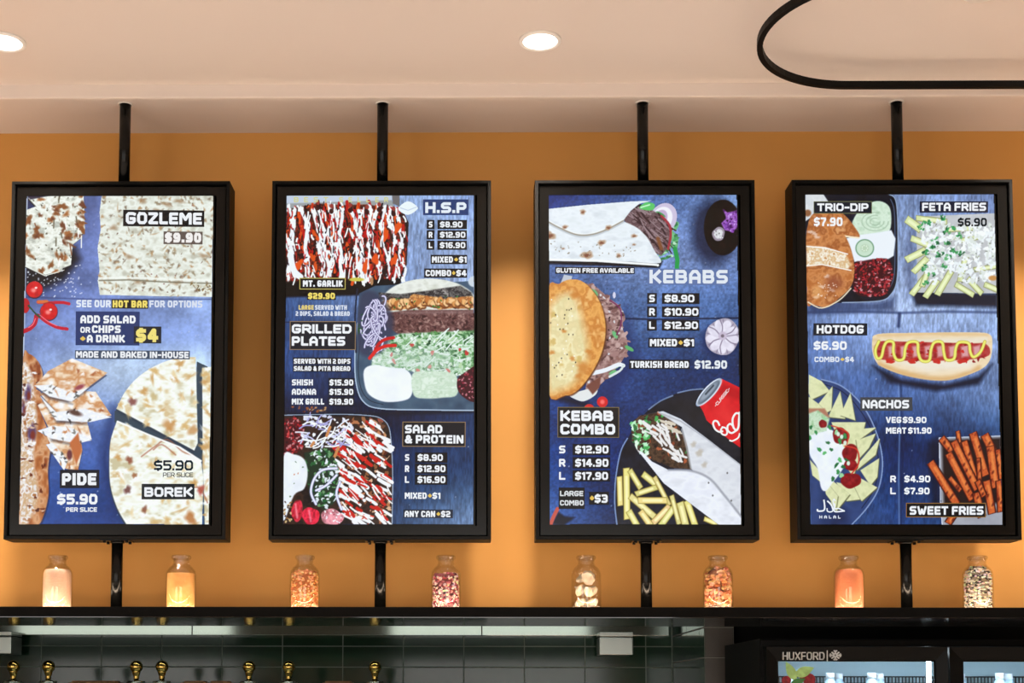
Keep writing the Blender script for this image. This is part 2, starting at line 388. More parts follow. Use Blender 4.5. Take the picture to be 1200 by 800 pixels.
class Flat:
    """coloured flat polygons, in a screen's artwork coordinates"""
    def __init__(s): s.v, s.f, s.c = [], [], []
    def poly(s, pts, col, lift=0.0):
        k = len(s.v); s.v += [(p[0], p[1], lift) for p in pts]; s.f.append(tuple(range(k, k + len(pts)))); s.c.append(col)
    def rect(s, x0, y0, x1, y1, col, lift=0.0): s.poly([(x0, y0), (x1, y0), (x1, y1), (x0, y1)], col, lift)
    def border(s, x0, y0, x1, y1, t, col, lift=0.0):
        for r in ((x0, y0, x1, y0 + t), (x0, y1 - t, x1, y1), (x0, y0 + t, x0 + t, y1 - t), (x1 - t, y0 + t, x1, y1 - t)): s.rect(*r, col, lift)
    def stroke(s, pts, T, col, lift=0.0, cap=True):
        h = T / 2
        for (ax, ay), (bx, by) in zip(pts, pts[1:]):
            dx, dy = bx - ax, by - ay; L = math.hypot(dx, dy) or 1e-6; dx /= L; dy /= L
            e0 = h if cap and (ax, ay) == pts[0] else 0; e1 = h if cap and (bx, by) == pts[-1] else 0
            a0, b0 = (ax - dx * e0, ay - dy * e0), (bx + dx * e1, by + dy * e1)
            s.poly([(a0[0] - dy * h, a0[1] + dx * h), (a0[0] + dy * h, a0[1] - dx * h), (b0[0] + dy * h, b0[1] - dx * h), (b0[0] - dy * h, b0[1] + dx * h)], col, lift)
        for p in pts[1:-1]:
            s.poly([(p[0] + h * 1.04 * math.cos(math.pi / 8 + k * math.pi / 4), p[1] + h * 1.04 * math.sin(math.pi / 8 + k * math.pi / 4)) for k in range(8)], col, lift)
    def text(s, t, x0, y0, x1, y1, col, wt=.25, lift=.0003, gap=.42):
        Hh = y1 - y0; T = Hh * wt * (.97 if Hh < 10.5 else 1)
        U = lambda ch: .42 if ch == ' ' else G[ch][0]
        tot = sum(U(c) for c in t); n = len(t)
        fixed = sum(T if c != ' ' else 0 for c in t) + gap * T * (n - 1)
        u = max(0.05, (x1 - x0 - fixed) / max(tot, 1e-6)) if tot > 0 else 0
        if tot > 0 and (x1 - x0 - fixed) / tot < .25 * Hh:      # narrow setting: thin the strokes
            T *= .8; fixed *= .8; u = (x1 - x0 - fixed) / tot
        x = x0
        for c in t:
            if c != ' ':
                w, st = G[c]
                for pl in st:
                    s.stroke([(x + T / 2 + px * w * u, y0 + T / 2 + py * (Hh - T)) for px, py in pl], T, col, lift)
                x += w * u + T + gap * T
            else: x += U(c) * u + gap * T

# ------------------------------------------------------------------ pictures on the screens, painted sample by sample
def vnoise(X, Y, sx, sy, seed, octv=3):
    r = np.random.RandomState(seed); out = np.zeros_like(X); amp, tot = 1.0, 0.0
    for o in range(octv):
        gx, gy = X / sx * 2 ** o, Y / sy * 2 ** o
        tab = r.rand(64, 64)
        ix, iy = np.floor(gx).astype(int), np.floor(gy).astype(int); fx, fy = gx - ix, gy - iy
        fx = fx * fx * (3 - 2 * fx); fy = fy * fy * (3 - 2 * fy)
        g = lambda a, b: tab[b % 64, a % 64]
        out += amp * ((g(ix, iy) * (1 - fx) + g(ix + 1, iy) * fx) * (1 - fy) + (g(ix, iy + 1) * (1 - fx) + g(ix + 1, iy + 1) * fx) * fy)
        tot += amp; amp *= .55
    out /= tot
    return np.clip((out - .5) * 1.7 + .5, 0, 1)
def smooth(pts, n=8, closed=True):
    P = [np.array(p, float) for p in pts]; m = len(P); out = []
    rng_ = range(m) if closed else range(m - 1)
    for i in rng_:
        g = (lambda k: P[k % m]) if closed else (lambda k: P[min(max(k, 0), m - 1)])
        p0, p1, p2, p3 = g(i - 1), g(i), g(i + 1), g(i + 2)
        for k in range(n):
            t = k / n
            out.append(tuple(.5 * ((2 * p1) + (p2 - p0) * t + (2 * p0 - 5 * p1 + 4 * p2 - p3) * t * t + (3 * p1 - p0 - 3 * p2 + p3) * t ** 3)))
    if not closed: out.append(tuple(P[-1]))
    return out
class Canvas:
    def __init__(s, x0, y0, x1, y1, ss, base=None):
        nx, ny = int(round((x1 - x0) * ss)) + 1, int(round((y1 - y0) * ss)) + 1
        s.xs, s.ys, s.ss = np.linspace(x0, x1, nx), np.linspace(y0, y1, ny), ss
        s.X, s.Y = np.meshgrid(s.xs, s.ys); s.C = np.zeros((ny, nx, 3)); s.A = np.zeros((ny, nx))
        if base is not None: s.C[:] = base.sample(s.X, s.Y)
    def sample(s, X, Y):
        j = np.clip(np.round((X - s.xs[0]) * s.ss).astype(int), 0, len(s.xs) - 1); i = np.clip(np.round((Y - s.ys[0]) * s.ss).astype(int), 0, len(s.ys) - 1)
        return s.C[i, j]
    def win(s, x0, y0, x1, y1):
        j0, j1 = np.searchsorted(s.xs, x0), np.searchsorted(s.xs, x1, 'right'); i0, i1 = np.searchsorted(s.ys, y0), np.searchsorted(s.ys, y1, 'right')
        return slice(i0, max(i0, i1)), slice(j0, max(j0, j1))
    def put(s, w, m, col, a=1.0, cover=True):
        if m.size == 0: return
        if callable(col): col = col(s.X[w], s.Y[w])
        col = np.asarray(col, float)
        m = m * a
        s.C[w] = s.C[w] * (1 - m[..., None]) + col * m[..., None]
        if cover: s.A[w] = np.maximum(s.A[w], m)
    def poly(s, pts, col, soft=.8, a=1.0, cover=True, sm=0):
        if sm: pts = smooth(pts, sm)
        P = np.array(pts, float); x0, y0 = P.min(0) - soft - 1; x1, y1 = P.max(0) + soft + 1
        w = s.win(x0, y0, x1, y1); X, Y = s.X[w], s.Y[w]
        if X.size == 0: return
        ins = np.zeros(X.shape, bool); d2 = np.full(X.shape, 1e9)
        for (ax, ay), (bx, by) in zip(P, np.roll(P, -1, 0)):
            if ay != by:
                c = ((ay > Y) != (by > Y)) & (X < (bx - ax) * (Y - ay) / (by - ay) + ax); ins ^= c
            ex, ey = bx - ax, by - ay; L = ex * ex + ey * ey + 1e-9
            t = np.clip(((X - ax) * ex + (Y - ay) * ey) / L, 0, 1)
            d2 = np.minimum(d2, (X - ax - t * ex) ** 2 + (Y - ay - t * ey) ** 2)
        d = np.sqrt(d2) * np.where(ins, 1, -1)
        s.put(w, np.clip(d / soft + .5, 0, 1), col, a, cover)
    def ell(s, cx, cy, rx, ry, col, ang=0, soft=.8, a=1.0, cover=True, wob=0, seed=0):
        R = max(rx, ry) * (1 + wob) + soft + 1; w = s.win(cx - R, cy - R, cx + R, cy + R); X, Y = s.X[w] - cx, s.Y[w] - cy
        if X.size == 0: return
        c, n = math.cos(ang), math.sin(ang); u, v = (X * c + Y * n) / rx, (-X * n + Y * c) / ry
        q = np.sqrt(u * u + v * v)
        if wob:
            th = np.arctan2(v, u); r_ = np.random.RandomState(seed).rand(4) * 6.3
            q = q / (1 + wob * (np.sin(2 * th + r_[0]) + .7 * np.sin(3 * th + r_[1]) + .5 * np.sin(5 * th + r_[2])) / 2)
        s.put(w, np.clip((1 - q) * min(rx, ry) / soft + .5, 0, 1), col, a, cover)
    def line(s, pts, wd, col, soft=.7, a=1.0, cover=True, sm=0):
        if sm: pts = smooth(pts, sm, False)
        P = np.array(pts, float); R = wd / 2 + soft + 1; x0, y0 = P.min(0) - R; x1, y1 = P.max(0) + R
        w = s.win(x0, y0, x1, y1); X, Y = s.X[w], s.Y[w]
        if X.size == 0: return
        d2 = np.full(X.shape, 1e9)
        for (ax, ay), (bx, by) in zip(P, P[1:]):
            ex, ey = bx - ax, by - ay; L = ex * ex + ey * ey + 1e-9
            t = np.clip(((X - ax) * ex + (Y - ay) * ey) / L, 0, 1)
            d2 = np.minimum(d2, (X - ax - t * ex) ** 2 + (Y - ay - t * ey) ** 2)
        s.put(w, np.clip((wd / 2 - np.sqrt(d2)) / soft + .5, 0, 1), col, a, cover)
def tex(cols, sx, sy=None, seed=1, octv=3):
    """colour function: a ramp of colours driven by noise"""
    c = np.array(cols, float); sy = sy or sx
    def f(X, Y):
        n = vnoise(X, Y, sx, sy, seed, octv) * (len(c) - 1); i = np.clip(n.astype(int), 0, len(c) - 2); t = (n - i)[..., None]
        return c[i] * (1 - t) + c[i + 1] * t
    return f
def in_poly(x, y, P):
    c = False
    for (ax, ay), (bx, by) in zip(P, P[1:] + P[:1]):
        if (ay > y) != (by > y) and x < (bx - ax) * (y - ay) / (by - ay) + ax: c = not c
    return c
def scatter(r, P, n):
    x0, x1 = min(p[0] for p in P), max(p[0] for p in P); y0, y1 = min(p[1] for p in P), max(p[1] for p in P); out = []
    while len(out) < n:
        x, y = r.uniform(x0, x1), r.uniform(y0, y1)
        if in_poly(x, y, P): out.append((x, y))
    return out
def homography(src, dst):
    A, b = [], []
    for (x, y), (u, v) in zip(src, dst):
        A += [[x, y, 1, 0, 0, 0, -u * x, -u * y], [0, 0, 0, x, y, 1, -v * x, -v * y]]; b += [u, v]
    h = np.linalg.solve(np.array(A), np.array(b)); return np.append(h, 1).reshape(3, 3)
DISP_W, DISP_H = 0.5325, 0.9445
def tone(c):
    return np.clip((118 + (c - 118) * 1.14) * np.array((.985, 1.0, 1.035)), 0, 250)
class Screen:
    """turns artwork coordinates into places on a screen's own panel"""
    def __init__(s, corners, panel):
        s.H = homography(corners, [(-DISP_W / 2, DISP_H), (DISP_W / 2, DISP_H), (DISP_W / 2, 0), (-DISP_W / 2, 0)]); s.panel = panel; s.lift = .0004
    def uv(s, X, Y):
        q = s.H @ np.stack([X, Y, np.ones_like(X)]); return q[0] / q[2], q[1] / q[2]
    def link(s, name, verts, faces, cols, parent, label=None):
        me = bpy.data.meshes.new(name); nv = len(verts)
        me.vertices.add(nv); me.vertices.foreach_set('co', np.asarray(verts, np.float32).ravel())
        if isinstance(faces, np.ndarray):
            nf = len(faces); me.loops.add(nf * 4); me.polygons.add(nf)
            me.loops.foreach_set('vertex_index', faces.ravel().astype(np.int32)); me.polygons.foreach_set('loop_start', np.arange(0, nf * 4, 4, dtype=np.int32))
            me.update(calc_edges=True)
            at = me.attributes.new('pixels', 'FLOAT_COLOR', 'POINT')
        else:
            me.clear_geometry(); me.from_pydata(verts, [], faces); me.update()
            at = me.attributes.new('pixels', 'FLOAT_COLOR', 'FACE')
        rgba = np.ones((len(cols), 4), np.float32); rgba[:, :3] = s2l(cols); at.data.foreach_set('color', rgba.ravel())
        me.materials.append(M['screen'])
        o = bpy.data.objects.new(name, me); COL.objects.link(o); o.parent = parent
        if label: o['label'] = label
        return o
    def canvas(s, name, c, parent, lift, label=None, full=False):
        ny, nx = c.A.shape; u, v = s.uv(c.X.ravel(), c.Y.ravel())
        keep = np.ones((ny, nx), bool) if full else (c.A > .35)
        # stay on the glass
        q = keep[:-1, :-1] & keep[1:, :-1] & keep[:-1, 1:] & keep[1:, 1:]
        cu, cv_ = u.reshape(ny, nx), v.reshape(ny, nx); e = 1e-4
        okv = (cu > -DISP_W / 2 - e) & (cu < DISP_W / 2 + e) & (cv_ > -e) & (cv_ < DISP_H + e)
        q &= okv[:-1, :-1] & okv[1:, 1:] & okv[:-1, 1:] & okv[1:, :-1]
        i, j = np.nonzero(q); base = i * nx + j
        f = np.stack([base + nx, base + nx + 1, base + 1, base], 1)
        used, inv = np.unique(f.ravel(), return_inverse=True)
        verts = np.stack([u[used], np.full(len(used), -lift), v[used]], 1)
        return s.link(name, verts, inv.reshape(-1, 4), tone(c.C.reshape(-1, 3)[used]), parent, label)
    def flat(s, name, fl, parent, lift, label=None):
        P = np.array([(a, b) for a, b, _ in fl.v]); z = np.array([c for _, _, c in fl.v])
        u, v = s.uv(P[:, 0], P[:, 1])
        u = np.clip(u, -DISP_W / 2, DISP_W / 2); v = np.clip(v, 0, DISP_H)
        verts = [(float(a), float(-lift - c), float(b)) for a, b, c in zip(u, v, z)]
        fs = []
        for f in fl.f:      # face the viewer
            A_ = sum(verts[f[k]][0] * verts[f[(k + 1) % len(f)]][2] - verts[f[(k + 1) % len(f)]][0] * verts[f[k]][2] for k in range(len(f)))
            fs.append(f if A_ > 0 else f[::-1])
        return s.link(name, verts, fs, np.array(fl.c, float), parent, label)

def backdrop(x0, y0, x1, y1, gx, gy, cols, seed, grain=.16, sx=3, sy=3, speck=0):
    c = Canvas(x0, y0, x1, y1, 1.25); c.A[:] = 1
    cols = np.array(cols, float); lum = cols.mean(-1, keepdims=True); cols = 98 + ((lum + .62 * (cols - lum)) * np.array((.98, 1.005, 1.0)) - 104) * 1.34
    for k in range(3):
        rows = np.array([np.interp(c.xs, gx, cols[i, :, k]) for i in range(len(gy))])
        t = np.interp(c.ys, gy, np.arange(len(gy))); i = np.clip(t.astype(int), 0, len(gy) - 2); f = (t - i)[:, None]; f = f * f * (3 - 2 * f)
        c.C[..., k] = rows[i] * (1 - f) + rows[i + 1] * f
    n = vnoise(c.X, c.Y, sx, sy, seed, 3) - .5; n2 = vnoise(c.X, c.Y, 26, 30, seed + 1, 2) - .5
    c.C *= (1 + grain * 2.6 * n + .22 * n2)[..., None]
    r = random.Random(seed)
    for _ in range(speck):
        x, y = r.uniform(x0, x1), r.uniform(y0, y1); c.ell(x, y, r.uniform(.3, .8), r.uniform(.3, .8), (205, 212, 228), soft=.8, a=r.uniform(.3, .9))
    return c

BLK, WHT, GOLD, NAVY, TAN = (8, 11, 16), (236, 240, 245), (226, 192, 92), (14, 26, 48), (146, 122, 84)
def price_col(f, rows, lx0, lx1, px0, px1, h, boxes=True, lbox=True, boxpad=1.6, wt=.25):
    for ch, pr, y, x1 in rows:
        if lbox: f.rect(lx0 - 2.4, y - 2, lx1 + 2.4, y + h + 2, BLK)
        if boxes: f.rect(px0 - 3, y - 2, px1, y + h + 2, BLK)
        f.text(ch, lx0, y, lx1, y + h, WHT, wt); f.text(pr, px0, y, x1, y + h, WHT, wt)
def block(sc, panel, name, lift=.0016, label=None, **k):
    f = Flat()
    def done(): return sc.flat(name, f, panel, lift, label)
    return f, done
def drizzle(c, r, P, n, L, ang, w, col, jit=.25):
    for x, y in scatter(r, P, n):
        a = ang + r.uniform(-jit, jit); l = L * r.uniform(.5, 1.2)
        c.line([(x - l * math.cos(a), y - l * math.sin(a)), (x + r.uniform(-1, 1), y), (x + l * math.cos(a), y + l * math.sin(a))], w * r.uniform(.6, 1.3), col, sm=3)
def bits(c, r, P, n, s0, s1, cols, wob=.3, soft=.6):
    for x, y in scatter(r, P, n):
        c.ell(x, y, r.uniform(s0, s1), r.uniform(s0, s1) * .7, r.choice(cols), ang=r.uniform(0, 3), soft=soft, wob=wob, seed=r.randrange(999))
def fry(c, a, b, w, col, edge, core=None):
    L = math.hypot(b[0] - a[0], b[1] - a[1]); ux, uy = (b[0] - a[0]) / L, (b[1] - a[1]) / L
    Q = lambda h, e: [(a[0] - ux * e - uy * h, a[1] - uy * e + ux * h), (a[0] - ux * (e + .8) + uy * h, a[1] - uy * (e + .8) - ux * h), (b[0] + ux * e + uy * h, b[1] + uy * e - ux * h), (b[0] + ux * (e + 1) - uy * h, b[1] + uy * (e + 1) + ux * h)]
    c.poly(Q(w / 2, 2), edge, soft=1); c.poly(Q(w / 2 - .9, 1.3), col, soft=.8)
    if core: 
        dx, dy = (b[0] - a[0]) * .15, (b[1] - a[1]) * .15
        c.line([(a[0] + dx, a[1] + dy), (b[0] - dx, b[1] - dy)], w * .35, core, soft=1.2)
WHITES = [(205, 212, 205), (228, 233, 228), (214, 220, 214)]

def art_bread(sc, panel):
    bg = backdrop(23, 226, 250, 617, (28, 135, 248), (228, 330, 390, 432, 520, 615),
        [[(52, 60, 100), (112, 128, 194), (120, 135, 190)], [(70, 84, 140), (112, 130, 192), (130, 150, 195)], [(112, 130, 186), (112, 132, 190), (122, 142, 196)],
         [(112, 130, 182), (160, 176, 204), (160, 178, 206)], [(66, 92, 160), (72, 98, 166), (90, 120, 165)], [(40, 78, 150), (36, 76, 152), (60, 100, 150)]], 11, .05, 3, 3, 130)  # the pale middle row has soft screen glare painted into it
    r = random.Random(1)
    bg.poly([(28, 300), (50, 296), (86, 292), (92, 305), (74, 330), (52, 340), (28, 338)], (10, 12, 18), soft=12)
    bg.line([(28, 350), (110, 352), (246, 351)], 1.2, (52, 62, 104), soft=1.4, a=.8)
    for _ in range(95): bg.ell(r.uniform(30, 95), r.uniform(312, 350), .7, .6, (226, 230, 238), soft=.7)
    bg.line([(133, 480), (122, 540), (138, 600)], 10, (24, 44, 90), soft=12, a=.6)
    pass
    bg.line([(29.5, 229), (24, 616)], 2.4, (196, 206, 220), soft=1); bg.line([(29, 230.6), (249, 227.8)], 2.0, (204, 214, 226), soft=1)
    sc.canvas('backdrop', bg, panel, .0004, full=True)
    # stacked slices
    c = Canvas(28, 228, 104, 328, 2, bg); cream = tex([(176, 178, 164), (214, 216, 200), (232, 234, 222), (206, 206, 188)], 7, 5, 21); brown = [(134, 84, 44), (160, 104, 58), (112, 66, 38)]
    for pts, s in (([(62, 230), (96, 229), (98, 270), (94, 280), (84, 288), (74, 262)], 22), ([(31, 234), (50, 229), (80, 229), (86, 258), (82, 312), (72, 316), (64, 268)], 23), ([(29, 248), (40, 244), (66, 250), (74, 300), (72, 318), (52, 324), (29, 314)], 24)):
        c.poly([(x - 1, y + 1.5) for x, y in pts], (44, 40, 36), soft=2); c.poly(pts, cream, soft=1)
        bits(c, r, pts, 20, 1.6, 5.4, brown, .5, 2.2); bits(c, r, pts, 22, .5, 1.4, [(92, 84, 62), (96, 98, 80), (70, 60, 44)], .3, .8)
        for _ in range(5):
            (ax, ay), = scatter(r, pts, 1); c.line([(ax, ay), (ax + r.uniform(-3, 3), ay + r.uniform(4, 14))], 1.4, r.choice([(128, 76, 40), (240, 240, 228), (100, 92, 70)]), soft=1)
    c.line([(29, 314), (52, 325), (74, 318)], 1.2, (226, 228, 214)); c.poly([(62, 230), (34, 236), (30, 232), (42, 229)], (52, 48, 66), soft=1.5)
    sc.canvas('dish_picture', c, panel, .0007, 'picture of stacked browned flatbread slices')
    # large flatbread
    c = Canvas(110, 226, 250, 352, 2, bg); cream = tex([(188, 186, 168), (212, 214, 198), (226, 229, 216), (204, 204, 186)], 9, 7, 31)
    P = [(117, 228.8), (249, 227), (247.5, 348.5), (182, 348), (115.5, 347), (113, 330), (115, 318), (112.5, 292), (116, 270), (114.5, 250)]
    c.poly(P, cream, soft=1); bits(c, r, P, 250, .8, 2.6, [(150, 136, 110), (170, 152, 122), (128, 112, 92), (176, 144, 106)], .5, 1.8)
    bits(c, r, P, 60, .5, 1.2, [(110, 84, 66), (126, 104, 84), (136, 92, 84)], .4, .8)
    for x, y in ((165, 236), (194, 240), (208, 236), (180, 248), (131, 268), (237, 300), (150, 302), (206, 332), (160, 331)): c.ell(x, y, 4.6, 2.2, (150, 116, 82), soft=3, a=.7, wob=.4, seed=int(x))
    c.line([(115, 330), (148, 329), (190, 331), (247, 332.5)], 1.4, (118, 112, 92), soft=1.4); c.line([(117, 327), (150, 326.5), (247, 329)], 2, (232, 234, 222), soft=2)
    bits(c, r, [(222, 332), (246, 333), (246, 342), (226, 341)], 26, .8, 2, [(134, 112, 70), (100, 82, 56), (200, 196, 172)])
    sc.canvas('dish_picture', c, panel, .0007, 'picture of a large folded flatbread')
    # tomatoes and chillies
    c = Canvas(26, 326, 88, 398, 2.2, bg)
    def tomato(x, y, R):
        c.ell(x, y + .8, R + 1, R + 1, (40, 12, 24), soft=2.4, a=.7); c.ell(x, y, R, R, tex([(176, 22, 28), (206, 34, 34), (190, 24, 30)], 6, 6, 7), soft=1); c.ell(x - R * .1, y + .1 * R, R * .3, R * .26, (240, 150, 140), soft=2.5, a=.85); c.ell(x + R * .2, y - R * .2, R * .16, R * .12, (250, 224, 216), soft=1)
    c.ell(29, 360, 5.5, 9, (176, 26, 36), soft=1); tomato(39.5, 341, 9.6)
    c.line([(44, 356), (58, 356.5), (72, 356), (80, 357.5)], 4, (186, 32, 52), sm=5); c.line([(44, 355.5), (54, 355)], 4, (206, 110, 60), soft=2)
    tomato(56.5, 366.5, 10)
    c.line([(44, 371), (54, 379), (66, 385), (78, 387)], 4.2, (186, 30, 54), sm=5); c.line([(46, 371), (56, 378.5), (66, 383.4)], 1, (240, 120, 130), sm=5)
    c.line([(42, 372), (40, 381), (34, 387), (27, 390)], 5.6, (178, 26, 48), sm=5); c.line([(41, 375), (38, 382), (33, 385.5)], 1.1, (238, 120, 130), sm=4)
    c.line([(33, 360), (40, 368), (46, 373)], 2.4, (46, 78, 52), sm=4)
    sc.canvas('ingredient_picture', c, panel, .0009, 'picture of red tomatoes and chillies')
    # pide: long loaf and cut pieces
    c = Canvas(23, 412, 138, 617, 2, bg)
    P = smooth([(27, 420), (34, 416), (44, 424), (50, 440), (48, 462), (56, 490), (60, 520), (57, 552), (58, 580), (52, 606), (44, 617), (24, 617), (25, 520)], 6)
    crust = tex([(150, 86, 44), (178, 112, 66), (206, 158, 116), (140, 74, 40)], 9, 14, 41)
    c.poly([(x + 2.5, y + 2) for x, y in P], (20, 30, 60), soft=5, a=.6); c.poly(P, crust, soft=1)
    c.poly([(25, 440), (36, 436), (40, 458), (44, 500), (40, 540), (46, 580), (36, 610), (25, 612)], tex([(220, 214, 206), (196, 160, 118), (232, 232, 230), (164, 110, 66)], 6, 7, 42), soft=4, sm=5)
    for x, y, a, b in ((33, 462, 3.5, 9), (38, 508, 4.5, 10), (28, 480, 2, 6)): c.ell(x, y, a, b, (74, 50, 92), soft=3, a=.85, wob=.3, seed=int(y)); c.ell(x + 1, y + 3, a * .6, b * .5, (124, 52, 40), soft=2)
    for _ in range(40): c.ell(r.uniform(26, 54), r.uniform(430, 612), r.uniform(.8, 3), r.uniform(.8, 2.4), r.choice([(236, 238, 240), (110, 54, 30), (206, 176, 150), (88, 46, 36)]), soft=1, wob=.4, seed=r.randrange(99))
    sc.canvas('dish_picture', c, panel, .0007, 'picture of a long browned filled loaf')
    c = Canvas(36, 418, 138, 556, 2, bg)
    for top, side, s in (([(55, 513), (72, 505), (94, 506), (97, 528), (92, 552), (74, 550)], [(54, 522), (62, 520), (80, 540), (76, 553)], 4),
                         ([(44, 476), (66, 462), (100, 486), (108, 516), (62, 512)], [(44, 506), (62, 500), (86, 503), (108, 517), (92, 521), (60, 515)], 3),
                         ([(46, 462), (76, 458), (112, 460), (131, 488), (100, 494), (70, 488)], [(46, 464), (66, 484), (100, 480), (131, 490), (106, 496), (66, 494)], 2),
                         ([(40, 454), (56, 436), (84, 421), (126, 438), (102, 456), (80, 470)], [(40, 453), (60, 452), (84, 462), (104, 455), (84, 472), (58, 466)], 1)):
        c.poly([(x + 1, y + 3) for x, y in top + side[-2:]], (30, 34, 56), soft=4, a=.6)
        c.poly(top, tex([(236, 234, 230), (228, 206, 176), (196, 140, 92), (232, 222, 206)], 12, 9, 50 + s), soft=1); c.poly(side, tex([(238, 240, 242), (222, 224, 224), (240, 242, 244)], 5, 3, 60 + s), soft=1.4)
        bits(c, r, side, 7, 1, 2.6, [(96, 98, 92), (130, 128, 118), (70, 66, 66)], .5, 1.2); bits(c, r, top, 8, 1, 3, [(190, 128, 80), (168, 104, 66), (240, 236, 230)], .5, 2)
    c.ell(93, 455, 6, 2.6, (150, 76, 84), ang=-.4, soft=2); c.ell(88, 485, 8, 3, (96, 70, 60), ang=.3, soft=2.4); c.poly([(82, 520), (92, 508), (96, 530), (90, 546)], (186, 110, 66), soft=2)
    c.ell(82, 534, 3, 6, (110, 62, 66), soft=1.6)
    sc.canvas('dish_picture', c, panel, .0009, 'picture of cut pastry pieces in a pile')
    # borek
    c = Canvas(124, 412, 249, 617, 2, bg); pastry = tex([(196, 186, 150), (224, 224, 206), (236, 240, 230), (226, 224, 204), (206, 184, 140)], 15, 9, 71)
    U = [(136, 480)] + smooth([(136, 480), (146, 460), (162, 442), (184, 428), (208, 420), (229, 419)], 6, False) + [(232, 520), (228, 529)]
    Lw = [(137, 494), (180, 512), (210, 524), (236, 541), (239, 560), (238, 617), (150, 617)] + smooth([(150, 617), (138, 596), (130, 570), (128.5, 540), (130, 516), (137, 494)], 6, False)
    Rr = [(236.5, 432), (248, 430), (247, 617), (241, 617), (238, 540)]
    c.poly([(134, 482), (134, 496), (180, 514), (210, 528), (238, 545), (241, 600), (243, 430), (230, 424), (228, 520)], (58, 74, 86), soft=1.2)
    for P, s in ((Rr, 1), (Lw, 2), (U, 3)):
        c.poly([(x - 1, y + 2.5) for x, y in P], (46, 60, 74), soft=2.5); c.poly(P, pastry, soft=1.1)
        bits(c, r, P, 36, 1.5, 5, [(206, 174, 118), (220, 200, 156), (196, 156, 100), (240, 243, 236)], .5, 3.2)
    for x, y, s, cl in ((155, 472, 4, (124, 70, 66)), (152, 540, 3.6, (136, 74, 52)), (150, 575, 3.8, (104, 60, 56)), (170, 598, 3.2, (130, 80, 60)), (158, 558, 2.6, (150, 96, 60)), (224, 608, 6, (176, 112, 60)), (236, 575, 4, (170, 72, 60)), (198, 500, 6, (190, 140, 84)), (226, 505, 5, (196, 150, 100)), (180, 466, 4, (190, 170, 120))):
        c.ell(x, y, s, s * 1.15, cl, soft=s * .8, a=.85, wob=.35, seed=int(x + y))
    for p in ([(166, 536), (182, 524), (196, 516), (214, 530), (226, 534)], [(180, 528), (190, 522), (206, 534)], [(186, 570), (206, 578), (232, 572), (244, 590)]): c.line(p, 1.4, (160, 92, 66), soft=1.6, sm=4, a=.8)
    c.line([(138, 495), (180, 513), (211, 525), (236, 541)], 1.8, (240, 244, 240), soft=1)
    sc.canvas('dish_picture', c, panel, .0008, 'picture of a round pastry cut in sectors')
    # words
    f, done = block(sc, panel, 'menu_lettering'); f.rect(142.4, 246.9, 237.8, 266.2, BLK); f.text('GOZLEME', 145.6, 249.6, 235, 263.6, WHT)
    f.rect(190, 271.8, 236, 286.8, (96, 84, 78)); f.text('$9.90', 191.6, 273.3, 234.4, 284.8, (240, 238, 236), .3); done()
    f, done = block(sc, panel, 'menu_lettering'); f.text('SEE OUR', 88.5, 353, 128.8, 361.6, (222, 230, 244)); f.rect(129.6, 352, 172.6, 362.8, (14, 16, 22)); f.text('HOT BAR', 131, 353.2, 171.6, 361.6, (238, 218, 110), .27); f.text('FOR OPTIONS', 174, 353, 236.4, 361.2, (214, 222, 238)); done()
    f, done = block(sc, panel, 'menu_lettering'); f.rect(88, 366.3, 162.7, 406, (30, 52, 106)); f.text('ADD SALAD', 93.4, 371, 158, 380.2, WHT, .27); f.text('OR', 93.5, 384.6, 105, 391.4, WHT); f.text('CHIPS', 107, 382.6, 140.6, 391.5, WHT, .27)
    f.text('*', 93.4, 394, 99.6, 402.6, GOLD, .3); f.text('A DRINK', 101.2, 393.8, 145.6, 402.6, WHT, .27)
    f.rect(156, 383.6, 188.3, 403.4, (20, 28, 40), .0001); f.text('$4', 158.6, 386, 184.6, 402, (238, 222, 124), .27, lift=.0004); done()
    f, done = block(sc, panel, 'menu_lettering'); f.rect(87.4, 411.8, 222, 422, (62, 76, 98)); f.text('MADE AND BAKED IN-HOUSE', 88.6, 413, 220.6, 420.6, WHT); done()
    f, done = block(sc, panel, 'menu_lettering'); f.rect(71, 551.5, 117, 573, (16, 22, 34)); f.text('PIDE', 73.5, 555.4, 113.6, 569.6, WHT, .27); f.text('$5.90', 68, 579.8, 115, 592, WHT, .25); f.text('PER SLICE', 78.4, 595.4, 114.6, 600.6, WHT, .24); done()
    f, done = block(sc, panel, 'menu_lettering'); f.text('$5.90', 180.8, 540.4, 226.8, 552.4, (18, 32, 44), .2); f.text('PER SLICE', 191.4, 554.8, 226.8, 560.2, (40, 44, 50), .16); f.rect(166.6, 568, 228.6, 586.2, (18, 30, 36)); f.text('BOREK', 169.8, 572, 226.4, 583.2, WHT, .25); done()

